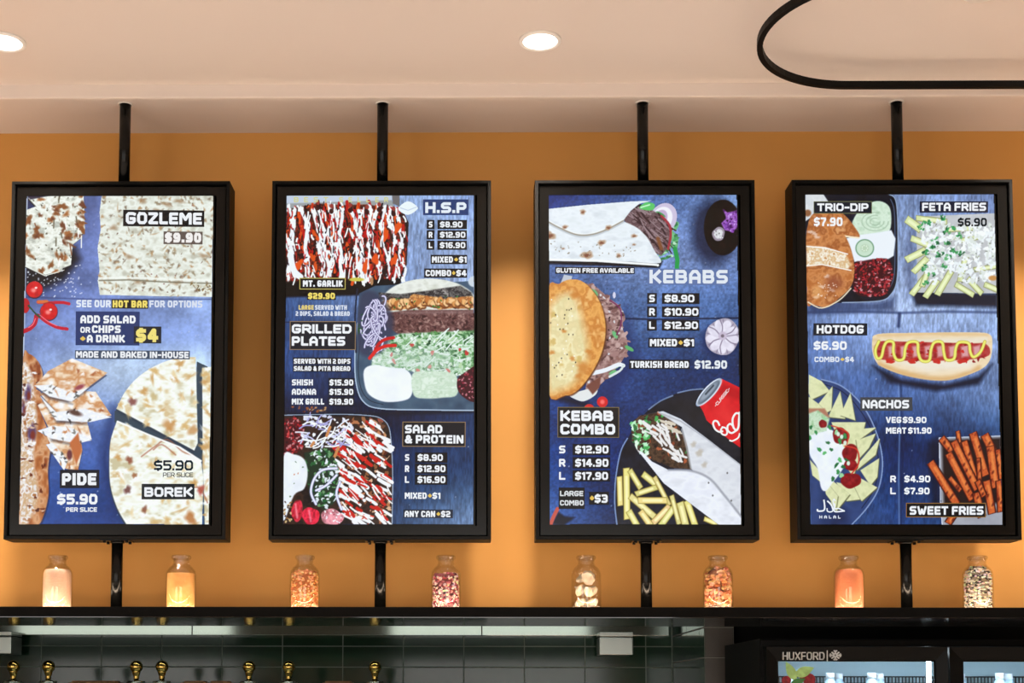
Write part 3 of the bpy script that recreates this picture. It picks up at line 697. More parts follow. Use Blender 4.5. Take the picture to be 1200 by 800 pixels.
def art_plates(sc, panel):
    bg = backdrop(332, 226, 559, 618, (335, 450, 556), (229, 335, 420, 488, 540, 615),
        [[(132, 150, 184), (132, 152, 190), (124, 146, 196)], [(62, 88, 138), (112, 134, 182), (146, 162, 200)], [(52, 80, 134), (54, 78, 126), (64, 84, 124)],
         [(38, 56, 96), (30, 48, 84), (44, 72, 116)], [(30, 50, 90), (36, 62, 104), (46, 76, 120)], [(40, 70, 115), (44, 74, 118), (104, 130, 172)]], 12, .14, 1.6, 7, 40)
    r = random.Random(2)
    bg.line([(332, 379), (418, 380)], 1.2, (28, 42, 70)); bg.line([(333, 487), (430, 487), (556, 482)], 4, (16, 24, 40), soft=5)
    bg.poly([(333, 329), (474, 326), (462, 346), (333, 350)], (6, 8, 14), soft=3)
    bits(bg, r, [(342, 478), (384, 478), (384, 484), (342, 484)], 34, .8, 1.8, [(150, 90, 50), (190, 150, 100), (90, 30, 30), (60, 44, 40)])
    bg.line([(480, 250), (550, 262)], 1, (170, 184, 210), a=.4)
    sc.canvas('backdrop', bg, panel, .0004, full=True)
    # loaded meat tray
    c = Canvas(333, 227, 480, 340, 2.2, bg)
    c.poly([(335, 228), (459, 228), (459, 238), (335, 246)], (186, 196, 206), soft=1.2); c.poly([(335, 240), (459, 236), (462, 244), (335, 248)], (150, 154, 152), soft=1.5); c.poly([(459, 228), (468, 228), (468, 244), (460, 240)], (110, 106, 104), soft=1.2)
    P = [(335, 250), (344, 245), (372, 240), (400, 242), (430, 241), (460, 246), (474, 250), (477, 285), (475, 318), (466, 327), (420, 331), (380, 330), (335, 331)]
    c.poly([(334, 246), (470, 244), (479, 262), (477, 312), (470, 328), (334, 334)], (34, 24, 22), soft=2)
    c.poly(P, tex([(30, 16, 16), (96, 26, 18), (60, 34, 26), (150, 50, 26), (40, 20, 20)], 4, 5, 81), soft=1.4)
    drizzle(c, r, P, 120, 5, 1.5, 3.0, (178, 30, 26), .5); drizzle(c, r, P, 120, 4, 1.4, 2.2, (40, 18, 20), .5); drizzle(c, r, P, 60, 5, 1.4, 3.4, (206, 84, 30), .5)
    bits(c, r, P, 110, .8, 2, [(24, 12, 14), (40, 18, 18), (90, 40, 26)])
    for k in range(15):
        x = 338 + k * 9.2 + r.uniform(-2, 2); pts = [(x + r.uniform(-3, 3), 246 + r.uniform(-4, 8))]
        while pts[-1][1] < 322: pts.append((pts[-1][0] + r.uniform(-3.2, 4.4), pts[-1][1] + r.uniform(7, 13)))
        c.line(pts, r.uniform(2.4, 4.2), (226, 228, 230), sm=4)
        for q in pts[::2]: c.ell(q[0], q[1], r.uniform(2, 3.6), r.uniform(3, 6), (230, 232, 234), wob=.4, seed=r.randrange(99))
    drizzle(c, r, P, 130, 5, 1.5, 1.3, (178, 30, 26), .35); drizzle(c, r, P, 100, 5, 1.5, 1.2, (24, 14, 22), .4); drizzle(c, r, P, 150, 5, 1.5, 1.8, (232, 234, 236), .4); bits(c, r, P, 60, .7, 1.8, [(20, 12, 16), (216, 90, 34), (28, 16, 18)])
    for x, y in ((372, 239), (388, 243), (410, 242), (430, 244), (444, 241), (461, 246)): c.ell(x, y, 2.2, 2.6, (150, 64, 56)); c.ell(x, y + 6, 2.6, 3, (60, 24, 24))
    for x, y in ((452, 276), (428, 314), (350, 312), (440, 305), (466, 268), (462, 306)): c.ell(x, y, 3.4, 7, (214, 86, 30), ang=.2, wob=.4, seed=int(x))
    c.line([(340, 300), (344, 318), (352, 326)], 7, (226, 230, 234), sm=4); c.ell(418, 329, 9, 2.2, (196, 190, 80)); c.ell(436, 331, 2, 5, (172, 130, 90))
    f = Flat()
    sc.canvas('dish_picture', c, panel, .0007, 'picture of grilled meat striped with red and white sauce in a tray')
    f, done = block(sc, panel, 'menu_lettering', .0010); f.text('BEST', 343.8, 232.6, 384, 238.6, (206, 206, 140), .22, gap=5); done()
    f, done = block(sc, panel, 'menu_lettering', .0010); f.text('SELLER', 397, 232.6, 454.6, 238.6, (206, 206, 140), .22, gap=5); done()
    c = Canvas(464, 234, 494, 258, 2.4, bg); c.poly([(467, 244), (478, 237), (489, 243.5), (488, 248), (478, 253.5), (468, 249)], (222, 230, 234), sm=3); c.line([(469, 245), (478, 248), (488, 244)], 1, (184, 196, 206)); sc.canvas('ingredient_picture', c, panel, .0008, 'picture of a white box')
    # mixed plate
    c = Canvas(412, 322, 559, 486, 2, bg)
    c.poly(smooth([(421, 345), (419, 380), (416, 420), (418, 452), (426, 472), (446, 480), (500, 481.5)], 5, False) + [(559, 482), (559, 330), (440, 336)], tex([(62, 84, 104), (76, 98, 116), (54, 74, 94)], 20, 20, 91), soft=1.5)
    c.line(smooth([(419, 380), (416.5, 420), (418.5, 452), (427, 472), (446, 480), (500, 481.4), (559, 481.8)], 6, False), 1.6, (170, 188, 204)); c.line(smooth([(423, 400), (420.5, 430), (424, 456), (434, 470), (450, 475)], 6, False), 1, (36, 50, 66))
    c.line([(419, 340), (416.6, 372), (418, 414)], 2.4, (30, 40, 62), sm=4)
    c.ell(503, 357, 56, 29.5, tex([(206, 208, 196), (222, 224, 212), (196, 198, 182)], 12, 8, 92), soft=1.2)
    c.poly([(444, 344), (470, 346), (500, 342), (540, 336), (553, 344), (556, 352), (470, 356), (444, 352)], tex([(54, 52, 52), (112, 110, 106), (40, 38, 40), (150, 146, 140)], 5, 4, 93), soft=1.6)
    for x0, y0, x1, y1 in ((452, 360, 480, 357), (486, 352, 516, 356), (516, 358, 552, 354), (540, 357, 560, 356)):
        c.line([(x0, y0), (x1, y1)], 12, tex([(176, 112, 56), (220, 170, 106), (150, 88, 44), (232, 200, 150)], 3.4, 3, int(x0)), soft=1.2)
    for k in range(30):
        x = 452 + k * 3.6; y = 357 + 2.4 * math.sin(k * 1.7) - (k > 12) * 1.5; c.ell(x, y + .8, 5, 4.4, (116, 66, 32), ang=k, wob=.2, seed=k, soft=1.4); c.ell(x - .4, y - .4, 4.2, 3.5, r.choice([(206, 146, 84), (222, 172, 110), (188, 120, 64), (230, 190, 136)]), ang=k, wob=.25, seed=k, soft=1.4)
    bits(c, r, [(452, 350), (556, 346), (556, 364), (452, 366)], 30, .8, 1.8, [(50, 110, 50), (84, 50, 26), (226, 196, 150), (60, 124, 60)])
    c.poly([(452, 368), (480, 364.5), (559, 364), (559, 392), (500, 394), (466, 392), (454, 384)], tex([(72, 46, 46), (118, 84, 80), (92, 58, 56), (142, 110, 104)], 3.4, 2.6, 94), soft=1.4)
    bits(c, r, [(456, 370), (559, 367), (559, 390), (470, 391)], 130, .9, 2.6, [(146, 112, 104), (64, 38, 38), (122, 86, 80), (80, 50, 48), (160, 128, 118)], .4, 1.2)
    c.line([(470, 368), (520, 367), (559, 367)], 3, (150, 124, 120), soft=3, a=.6)
    SP = [(440, 404), (470, 392), (559, 388), (559, 436), (535, 442), (500, 438), (436, 430)]
    c.poly(SP, tex([(50, 100, 58), (130, 174, 122), (206, 222, 204), (90, 146, 88)], 5, 4, 95), soft=2)
    bits(c, r, SP, 150, 1, 3.2, [(214, 224, 212), (92, 150, 84), (60, 110, 64), (178, 204, 160), (226, 232, 222), (44, 84, 54)], .5)
    drizzle(c, r, SP, 26, 8, -.3, 1.3, (216, 226, 216), .6); bits(c, r, SP, 9, 2, 3.6, [(186, 64, 60), (196, 90, 80)])
    P2 = [(438, 412), (480, 408), (530, 412), (534, 436), (500, 440), (440, 430)]
    c.poly(P2, (204, 216, 206), soft=12, a=.45)
    c.poly([(424, 346), (440, 344), (456, 360), (462, 380), (456, 404), (440, 418), (422, 414), (419, 380)], (58, 62, 84), soft=5, a=.8, sm=4)
    for k in range(26):
        x, y, a = r.uniform(430, 448), r.uniform(358, 406), r.uniform(.9, 2.3); rx, ry = r.uniform(8, 15), r.uniform(3, 7); t0 = r.uniform(0, 6.3)
        q = []
        for m_ in range(14):
            t_ = t0 + m_ * r.uniform(.30, .34); u_, v_ = rx * math.cos(t_), ry * math.sin(t_)
            q.append((min(max(x + u_ * math.cos(a) - v_ * math.sin(a), 420), 467), min(max(y + u_ * math.sin(a) + v_ * math.cos(a), 343), 420)))
        c.line(q, 2.5, (92, 84, 128)); c.line(q, 1.5, (216, 214, 230))
    bits(c, r, [(420, 370), (428, 366), (428, 400), (420, 404)], 8, 1, 2, [(40, 84, 50)])
    c.line([(438, 417), (444, 405), (452, 399), (462, 397)], 3.6, (190, 34, 34), sm=5); c.line([(434, 421), (442, 412), (452, 407), (464, 406)], 3.8, (206, 44, 40), sm=5)
    c.poly([(428, 434), (440, 429), (460, 432), (476, 434), (484, 444), (484, 462), (476, 470), (452, 472), (434, 464), (428, 450)], tex([(224, 228, 232), (232, 236, 240)], 14, 14, 96), sm=5, soft=1.4)
    c.poly([(484, 440), (500, 436), (530, 438), (538, 448), (536, 464), (520, 467), (500, 468), (486, 464)], tex([(178, 200, 172), (206, 220, 200), (188, 208, 182), (214, 226, 208)], 7, 5, 97), sm=5, soft=1.6)
    P3 = [(538, 444), (548, 436), (559, 432), (559, 470), (544, 466), (537, 456)]
    c.poly(P3, (70, 24, 34), sm=4); bits(c, r, P3, 70, .8, 1.8, [(150, 50, 66), (100, 30, 44), (190, 120, 130), (60, 20, 30)])
    c.ell(556, 331, 7, 6.5, (196, 204, 208), soft=1.4)
    sc.canvas('dish_picture', c, panel, .0008, 'picture of a mixed grill plate with salad and dips')
    # salad and protein bowl
    c = Canvas(332, 484, 470, 618, 2.2, bg)
    c.poly([(333, 489)] + smooth([(430, 488), (446, 491), (456, 500), (460, 520), (462, 560), (461.5, 616)], 6, False) + [(333, 617)], tex([(26, 22, 24), (64, 44, 34), (40, 30, 26)], 8, 8, 101), soft=1.2)
    c.line(smooth([(334, 488), (400, 486.8), (432, 488), (447, 491), (456.5, 500), (460, 520), (462, 560), (461.5, 616)], 6, False), 1.3, (152, 168, 186))
    PR = [(396, 498), (420, 490), (446, 498), (457, 520), (459, 616), (410, 616), (398, 588), (392, 545)]
    bits(c, r, [(420, 490), (448, 494), (456, 530), (440, 520)], 30, 2, 4.4, [(150, 104, 70), (110, 74, 54), (190, 140, 100), (150, 84, 70)])
    bits(c, r, PR, 150, 1.4, 4, [(140, 92, 60), (90, 44, 30), (176, 116, 78), (58, 30, 26), (206, 170, 136)], .5)
    drizzle(c, r, PR, 70, 8, .62, 3.6, (230, 230, 230), .3); drizzle(c, r, PR, 64, 5, .62, 3.4, (192, 38, 28), .3); drizzle(c, r, PR, 46, 7, .7, 1.8, (236, 236, 236), .4); bits(c, r, PR, 40, .7, 1.6, [(30, 16, 16), (214, 70, 40)])
    TB = [(334, 492), (348, 490), (358, 502), (356, 528), (334, 538)]
    c.poly(TB, (80, 18, 28), soft=1.5); bits(c, r, TB, 110, .8, 2, [(170, 32, 44), (120, 24, 36), (196, 70, 70), (50, 16, 24), (190, 130, 130)])
    ON = [(352, 494), (372, 488), (400, 490), (416, 500), (404, 522), (380, 526), (356, 522)]
    bits(c, r, ON, 50, 1.5, 3.4, [(214, 216, 224), (198, 200, 214), (40, 36, 48), (228, 230, 234)])
    for k in range(34):
        (x, y), = scatter(r, ON, 1); a = r.uniform(-1.2, 1); c.line([(x - 8 * math.cos(a), y - 8 * math.sin(a)), (x + r.uniform(-2, 2), y + r.uniform(-3, 3)), (x + 8 * math.cos(a), y + 8 * math.sin(a))], 1.7, r.choice([(222, 224, 232), (196, 196, 222), (232, 234, 238), (160, 158, 200)]), sm=4)
    for a, b in (((384, 512), (388, 502)), ((391, 542), (398, 526)), ((366, 524), (369, 520))): c.line([a, b], 3.2, (196, 136, 84))
    SG = [(358, 532), (386, 526), (398, 548), (398, 586), (382, 600), (366, 588), (360, 560)]
    c.poly(SG, (34, 56, 40), soft=2); bits(c, r, SG, 120, 1.2, 3.2, [(42, 96, 56), (70, 130, 76), (208, 216, 216), (30, 60, 44), (222, 226, 228), (110, 150, 104)], .5)
    for q in ([(396, 550), (380, 552), (370, 562), (366, 578), (372, 592)], [(372, 576), (384, 570), (396, 558)], [(400, 566), (396, 580), (402, 598)]): c.line(q, 3.2, (150, 146, 190), sm=5); c.line(q, 2, (222, 222, 232), sm=5)
    c.poly([(333, 538), (346, 534), (358, 540), (362, 556), (358, 574), (346, 582), (333, 612)], tex([(218, 222, 224), (228, 232, 232)], 10, 10, 103), soft=1.6, sm=5); bits(c, r, [(336, 540), (358, 544), (350, 576), (336, 590)], 6, .6, 1.2, [(90, 120, 90), (190, 110, 60)])
    for cx, cy, rx, ry, cl in ((350, 600, 6.5, 13, (188, 28, 48)), (366, 606, 10, 10.5, (200, 26, 52)), (391, 607, 13, 9.5, (206, 130, 138))):
        c.ell(cx, cy, rx, ry, tex([cl, tuple(min(255, v + 30) for v in cl), tuple(int(v * .75) for v in cl)], 5, 6, int(cx)), wob=.12, seed=int(cx)); c.line([(cx - 2, cy - ry * .6), (cx, cy + ry * .6)], 2, (240, 170, 176), soft=2, a=.7)
    bits(c, r, [(380, 600), (402, 599), (402, 614), (382, 614)], 26, .7, 1.5, [(232, 226, 228), (240, 236, 238), (170, 60, 80)])
    bits(c, r, [(333, 590), (342, 586), (344, 612), (334, 614)], 18, 1, 2, [(150, 110, 60), (60, 40, 30), (206, 180, 130)])
    sc.canvas('dish_picture', c, panel, .0008, 'picture of a salad bowl with sauced meat and tomatoes')
    # words
    f, done = block(sc, panel, 'menu_lettering'); f.rect(495.6, 235.2, 548.8, 253.6, (34, 58, 112)); f.text('H.S.P', 498.2, 238.6, 546.4, 251.2, (226, 236, 246), .27)
    price_col(f, (('S', '$8.90', 261.2, 542), ('R', '$12.90', 273.2, 545.4), ('L', '$16.90', 285.4, 545.4)), 502.4, 506.8, 515.6, 547.2, 6.8); 
    f.rect(504.8, 300, 547.8, 311, BLK); f.text('MIXED', 506.4, 302, 531, 309.2, WHT, .26); f.text('*', 532.6, 302, 537, 309.2, GOLD, .3); f.text('$1', 538, 302, 547, 309.2, WHT, .26)
    f.rect(497.4, 316, 547.8, 326.8, BLK); f.text('COMBO', 499, 317.8, 529, 325, WHT, .26); f.text('*', 530, 317.8, 534, 325, GOLD, .3); f.text('$4', 535, 317.8, 547, 325, WHT, .26); done()
    f, done = block(sc, panel, 'menu_lettering'); f.rect(351, 327.2, 405.2, 340.8, (4, 6, 8)); f.border(351, 327.2, 405.2, 340.8, .9, (190, 178, 92), .0001); f.text('MT. GARLIK', 355, 330.2, 401.8, 337.6, WHT, .27)
    f.rect(360, 343.4, 394, 353, (10, 12, 16)); f.text('$29.90', 361.2, 344.8, 392.8, 352, (240, 220, 110), .27); f.text('LARGE', 350.2, 359.2, 368, 364.6, (226, 206, 120), .26); f.text('SERVED WITH', 369.4, 359.2, 407, 364.6, (214, 222, 236), .25); f.text('2 DIPS, SALAD & BREAD', 346.8, 366.4, 410.4, 371.8, (214, 222, 236), .25); done()
    f, done = block(sc, panel, 'menu_lettering'); f.rect(340, 378, 417.4, 411.6, (14, 22, 36)); f.border(340, 378, 417.4, 411.6, .8, TAN, .0001); f.text('GRILLED', 342.4, 381.6, 412.6, 392.4, WHT, .26); f.text('PLATES', 342.4, 395.8, 405.2, 406.8, WHT, .26)
    f.rect(343.8, 420.4, 412.5, 428.8, (10, 14, 22)); f.rect(343.8, 429.4, 412.5, 437.2, (10, 14, 22)); f.text('SERVED WITH 2 DIPS', 345, 422, 411.4, 427.8, WHT, .26); f.text('SALAD & PITA BREAD', 345, 430.6, 411.4, 436.2, WHT, .26)
    for t_, x1, y, p_ in (('SHISH', 367.6, 446.2, '$15.90'), ('ADANA', 371.4, 457.2, '$15.90'), ('MIX GRILL', 381, 468.6, '$19.90')):
        f.rect(385.8, y - 1.8, 416.2, y + 8.6, (10, 16, 28)); f.text(t_, 342.8, y, x1, y + 7, WHT, .26); f.text(p_, 387, y, 415, y + 7, WHT, .26)
    done()
    f, done = block(sc, panel, 'menu_lettering'); f.rect(473, 495.2, 547, 524.4, (8, 14, 24)); f.border(473, 495.2, 547, 524.4, .8, TAN, .0001); f.text('SALAD', 476, 499, 519.8, 508.8, WHT, .26); f.text('& PROTEIN', 476, 510.8, 544.6, 520.6, WHT, .26)
    price_col(f, (('S', '$8.90', 533.2, 520.6), ('R', '$12.90', 546.2, 523.8), ('L', '$16.90', 559, 523.8)), 476.2, 481.2, 491, 526, 7.8, lbox=False)
    f.text('MIXED', 476.2, 578, 502, 585.4, WHT, .25); f.text('*', 503.4, 578, 508, 585.4, GOLD, .3); f.text('$1', 508.6, 578, 518, 585.4, WHT, .25); f.rect(474.4, 597.8, 532.8, 607.8, (18, 30, 50)); f.text('ANY CAN', 476.2, 599.4, 512, 606.6, WHT, .25); f.text('*', 513.6, 599.4, 518, 606.6, GOLD, .3); f.text('$2', 518.8, 599.4, 529.8, 606.6, WHT, .25); done()

def art_kebabs(sc, panel):
    bg = backdrop(641, 224, 874, 617, (644, 755, 868), (228, 300, 370, 440, 530, 614),
        [[(40, 60, 128), (76, 102, 164), (112, 138, 188)], [(84, 110, 168), (112, 132, 182), (100, 122, 176)], [(58, 88, 148), (78, 108, 164), (72, 102, 158)],
         [(38, 74, 142), (46, 78, 138), (40, 62, 108)], [(38, 74, 142), (34, 58, 116), (32, 46, 76)], [(62, 98, 168), (28, 48, 88), (30, 38, 56)]], 13, .13, 2.2, 2.2, 70)
    r = random.Random(3)
    bg.poly([(643, 302), (778, 306), (774, 314), (643, 310)], (8, 12, 22), soft=3); bg.ell(837, 272, 26, 38, (20, 28, 50), soft=14, a=.8)
    bg.line([(728, 373), (770, 374), (870, 372)], 1.8, (16, 26, 52), soft=1.4); bg.poly([(735, 360), (752, 420), (720, 470), (700, 480)], (24, 40, 84), soft=14, a=.6); bg.line([(646, 462), (690, 475)], 8, (14, 22, 44), soft=8); bg.ell(846, 398, 22, 20, (24, 40, 80), soft=8, a=.8)
    bg.poly([(648, 614), (656, 600), (664, 605), (676, 606), (662, 616)], (14, 22, 40), soft=3); bg.line([(647, 614), (650, 606), (655, 596)], 4.4, (190, 90, 74), sm=4)
    sc.canvas('backdrop', bg, panel, .0004, full=True)
    # wrap
    c = Canvas(642, 232, 802, 320, 2.2, bg)
    for q in ([(772, 300), (783, 297), (794, 280)], [(790, 260), (797, 262), (792, 272)], [(786, 270), (796, 280), (792, 298)]): c.poly(q, (110, 176, 122), soft=1.4, sm=3)
    bits(c, r, [(780, 258), (796, 262), (795, 300), (768, 306)], 34, 1.6, 3.8, [(120, 190, 136), (80, 150, 96), (176, 214, 182), (60, 120, 76)], .5)
    c.line([(792, 292), (795, 305), (794, 318)], 5.4, (44, 150, 76), soft=1.2)
    c.ell(778, 257, 15.5, 19, (196, 186, 204), ang=.5); c.ell(776, 258, 12, 15.5, (228, 226, 232), ang=.5); c.ell(774, 258, 8, 12, (186, 166, 190), ang=.5); c.ell(775, 252, 6, 2, (70, 150, 86), ang=.5)
    MP = [(731, 258), (742, 246), (756, 242), (774, 252), (786, 264), (787, 286), (776, 300), (762, 294)]
    c.poly([(738, 246), (744, 241), (752, 240), (760, 246)], (40, 34, 34), soft=2); c.poly(MP, tex([(74, 54, 56), (118, 96, 98), (96, 72, 74), (142, 122, 124), (84, 58, 52)], 6, 4, 111), soft=1.2)
    drizzle(c, r, MP, 26, 8, .8, 1.8, (64, 44, 46), .3); drizzle(c, r, MP, 26, 7, .8, 1.4, (150, 130, 132), .3); c.line([(776, 254), (785, 264), (787, 276), (784, 292)], 2.8, (160, 60, 68), sm=5); c.line([(772, 280), (776, 292)], 4, (130, 84, 52), soft=2)
    c.poly([(750, 244), (758, 238), (768, 240), (766, 247), (756, 247)], (96, 190, 104), soft=1, sm=3); c.line([(752, 244), (762, 241)], 1.6, (190, 232, 190))
    torta = tex([(206, 212, 212), (224, 229, 228), (214, 220, 218)], 14, 7, 112)
    c.poly([(643, 246), (690, 241), (740, 237), (766, 236), (750, 240), (740, 248), (731, 260)] + smooth([(731, 260), (748, 268), (760, 280), (768, 294), (776, 306), (770, 309), (740, 307)], 5, False) + [(643, 304)], torta, soft=1)
    c.line([(643, 305), (700, 306), (772, 311)], 3.4, (232, 234, 230), soft=1.2); c.line([(643, 307.6), (700, 308.6), (770, 313)], 2.4, (8, 12, 20))
    for wd, cl, dy in ((3.4, (178, 184, 186), 1.6), (1.6, (140, 128, 106), .6), (1, (238, 240, 236), -.8)): c.line(smooth([(643, 260), (656, 267), (676, 275), (694, 275), (712, 269), (731, 259)], 6, False), wd, cl, soft=1.2, a=.8) if False else c.line([(px, py + dy) for px, py in smooth([(643, 260), (656, 267), (676, 275), (694, 275), (712, 269), (731, 259)], 6, False)], wd, cl, soft=1.2, a=.8)
    for x, y, s in ((646, 277, 6), (706, 285, 4.4), (689, 299.5, 6.4), (684, 249.5, 3.4), (663, 267, 3), (714, 267.5, 3.6), (744, 277, 3), (726, 300, 3), (744, 287, 1.6), (661, 292, 1.4)):
        c.ell(x, y, s, s * .74, (176, 146, 116), soft=2, wob=.3, seed=int(x), a=.9); c.ell(x, y + .4, s * .5, s * .36, (122, 74, 52), soft=1.6, wob=.3, seed=int(y), a=.9)
    bits(c, r, [(646, 280), (740, 290), (760, 302), (646, 302)], 40, .5, 1.1, [(150, 144, 130), (130, 120, 100), (178, 176, 166)])
    sc.canvas('dish_picture', c, panel, .0008, 'picture of a rolled flatbread wrap with sliced meat')
    # dark onion
    c = Canvas(824, 230, 872, 304, 2.2, bg)
    c.ell(848, 267, 22.5, 32.5, tex([(24, 14, 12), (14, 9, 8), (30, 18, 14)], 8, 8, 121), soft=1.6); PP = [(846, 244), (852, 250), (868, 248), (869, 272), (858, 274), (846, 264), (852, 256)]
    c.poly([(848, 246), (854, 250), (866, 246), (869, 262), (860, 272), (850, 270), (846, 262), (852, 256)], tex([(112, 58, 150), (166, 110, 190), (86, 34, 110)], 4, 3, 122), soft=1.4); bits(c, r, PP, 46, .6, 1.8, [(196, 160, 214), (90, 30, 110), (140, 80, 170), (60, 20, 70)])
    c.ell(843, 274.5, 7.4, 8, (150, 140, 150), wob=.1); c.ell(843, 274.5, 5, 5.4, (206, 206, 204), wob=.15); bits(c, r, [(838, 270), (848, 270), (848, 280), (838, 280)], 12, .6, 1.2, [(110, 108, 104), (230, 230, 226)])
    sc.canvas('ingredient_picture', c, panel, .0007, 'picture of a dark purple onion')
    # round bread kebab
    c = Canvas(642, 322, 748, 474, 2.1, bg)
    c.poly([(658, 332), (662, 322), (672, 324), (670, 332)], (184, 190, 196), soft=1.2)
    MP = [(688, 332), (700, 336), (716, 350), (728, 358), (734, 370), (730, 382), (736, 396), (738, 410), (730, 424), (716, 440), (700, 456), (686, 464), (690, 440), (704, 414), (708, 376), (700, 350)]
    c.poly(MP, tex([(110, 80, 78), (150, 118, 112), (176, 146, 138), (92, 62, 62)], 5, 4, 131), soft=1.4)
    for x, y in scatter(r, MP, 80): c.ell(x, y, r.uniform(2.4, 5), r.uniform(1.4, 3), r.choice([(158, 124, 118), (124, 90, 86), (186, 158, 150), (96, 66, 64), (140, 104, 96)]), ang=r.uniform(0, 3), soft=1, wob=.3, seed=r.randrange(99))
    bits(c, r, MP, 26, .8, 2, [(50, 30, 32), (206, 206, 206)])
    for x, y, a in ((698, 343, .8), (722, 392, 1), (725, 428, -.5), (720, 436, -.4)): c.ell(x, y, 5, 2.4, (110, 180, 120), ang=a, soft=1.2)
    c.ell(739, 408, 6, 2.4, (96, 170, 104), ang=.5); c.line([(716, 352), (728, 362), (729, 380), (724, 392)], 1.6, (120, 50, 92), sm=4); c.ell(721, 346, 2, 4, (200, 200, 214))
    c.line([(696, 437), (712, 433), (726, 427), (732, 428)], 5, (222, 226, 226), sm=4); c.line([(732, 428), (728, 434), (716, 441)], 3, (206, 214, 210), sm=3)
    c.poly([(668, 462), (680, 458), (700, 454), (700, 462), (686, 470), (674, 467)], (216, 218, 212), soft=1.4, sm=4); c.poly([(688, 452), (706, 440), (704, 454), (696, 462)], (120, 76, 64), soft=1.6)
    BP = [(643, 342), (656, 333), (668, 328), (682, 329), (695, 340), (706, 358), (711, 382), (709, 404), (702, 424), (690, 444), (676, 459), (664, 463), (643, 458)]
    c.poly([(x + 1.4, y + 1) for x, y in BP], (96, 56, 30), soft=2, sm=4); c.poly(BP, tex([(206, 142, 70), (222, 166, 92), (196, 128, 60), (226, 178, 110)], 9, 9, 132), soft=1, sm=4)
    c.poly([(643, 372), (652, 352), (664, 344), (676, 350), (684, 376), (690, 404), (688, 424), (676, 446), (660, 456), (643, 452)], tex([(226, 210, 160), (216, 202, 150), (232, 222, 178), (206, 180, 112)], 10, 10, 133), soft=12, sm=4)
    for x, y, s in ((675, 346, 5), (662, 388, 2.6), (692, 412, 4), (684, 430, 7), (672, 420, 3), (648, 413, 3), (680, 440, 4)): c.ell(x, y, s, s * .8, (196, 126, 56), soft=s * .8, wob=.3, seed=int(x), a=.8)
    for _ in range(34): c.ell(r.uniform(645, 676), r.uniform(350, 450), .7, .9, r.choice([(40, 36, 34), (90, 80, 66), (244, 238, 220)]), soft=.6)
    sc.canvas('dish_picture', c, panel, .0008, 'picture of a round bread filled with sliced meat')
    # garlic
    c = Canvas(824, 366, 872, 420, 2.2, bg)
    c.ell(848.4, 394, 20.4, 21.4, (168, 160, 172), soft=1.4, wob=.06, seed=3)
    for k in range(9):
        a = k * .7 + .2; c.ell(848.4 + 11 * math.cos(a), 394 + 11.6 * math.sin(a), 9, 5.6, tex([(226, 222, 228), (206, 200, 210)], 6, 6, k), ang=a, soft=1.4); c.line([(848.4 + 5 * math.cos(a + .35), 394 + 5 * math.sin(a + .35)), (848.4 + 19 * math.cos(a + .35), 394 + 20 * math.sin(a + .35))], 1, (130, 120, 140), soft=1)
    [c.line(smooth([(848.4 + 3 * math.cos(q), 394 + 3 * math.sin(q)), (848.4 + 12 * math.cos(q + .3), 394 + 12 * math.sin(q + .3)), (848.4 + 19 * math.cos(q + .15), 394 + 20 * math.sin(q + .15))], 4, False), 1.1, (120, 108, 128), soft=1) for q in (.3, 1.5, 2.4, 3.6, 4.4, 5.5)]; c.ell(848.4, 393, 5, 5, (190, 178, 192), soft=2); c.ell(848.4, 393, 2, 2, (120, 108, 118))
    sc.canvas('ingredient_picture', c, panel, .0007, 'picture of a white garlic bulb')
    c = Canvas(682, 460, 722, 500, 2.2, bg)
    for x, y, s in ((707.5, 470.5, 6.6), (692, 479.5, 6.6), (703, 490, 5)): c.ell(x, y, s, s, (200, 42, 42), soft=1); c.ell(x, y, s * .4, s * .4, (236, 130, 120), soft=2, a=.8)
    sc.canvas('ingredient_picture', c, panel, .0006, 'picture of small red tomatoes')
    # slate plate with wrap, chips and can
    c = Canvas(718, 440, 874, 617, 2, bg)
    PL = [(724, 616), (722, 590), (723, 560), (729, 528), (740, 508), (752, 490), (766, 474), (786, 463), (808, 456), (836, 452), (873, 452), (873, 616)]
    c.poly(PL, tex([(22, 26, 38), (30, 36, 50), (18, 22, 32)], 16, 16, 141), soft=1.4)
    for q in ([(725, 614), (722.4, 590), (723.4, 560), (729, 529), (737, 513)], [(762, 479), (776, 469), (790, 463)], [(796, 459.5), (812, 456), (826, 455)]): c.line(q, 1.8, (140, 164, 204), sm=5, a=.85); 
    c.poly([(770, 474), (828, 458), (872, 520), (872, 545)], (44, 46, 46), soft=22, a=.5)
    CH, CE, CC = (224, 212, 138), (160, 140, 66), (238, 230, 172)
    for a, b, w in (((728, 560), (729, 590), 7), ((736, 550), (737, 606), 8), ((741, 552), (752, 570), 7), ((757, 556), (772, 568), 8), ((770, 560), (786, 590), 6), ((742, 582), (768, 604), 8), ((749, 578), (770, 571), 7), ((752, 586), (782, 586), 8), ((768, 612), (786, 594), 8), ((740, 600), (748, 614), 8), ((754, 600), (764, 614), 8), ((778, 614), (794, 592), 8), ((790, 582), (798, 612), 6), ((800, 590), (806, 614), 9), ((808, 588), (817, 614), 8), ((830, 608), (842, 613), 6)):
        fry(c, a, b, w, tuple(int(v * r.uniform(.93, 1.03)) for v in CH), CE, CC)
    sc.canvas('dish_picture', c, panel, .0006, 'picture of chips on a dark slate plate')
    c = Canvas(738, 476, 874, 617, 2.1, bg)
    FP = [(744, 492), (752, 486), (762, 484), (774, 482), (796, 496), (806, 516), (815, 550), (790, 548), (770, 540), (750, 530), (742, 514)]
    c.poly(FP, tex([(52, 40, 32), (92, 70, 52), (36, 30, 26)], 5, 5, 151), soft=1.6)
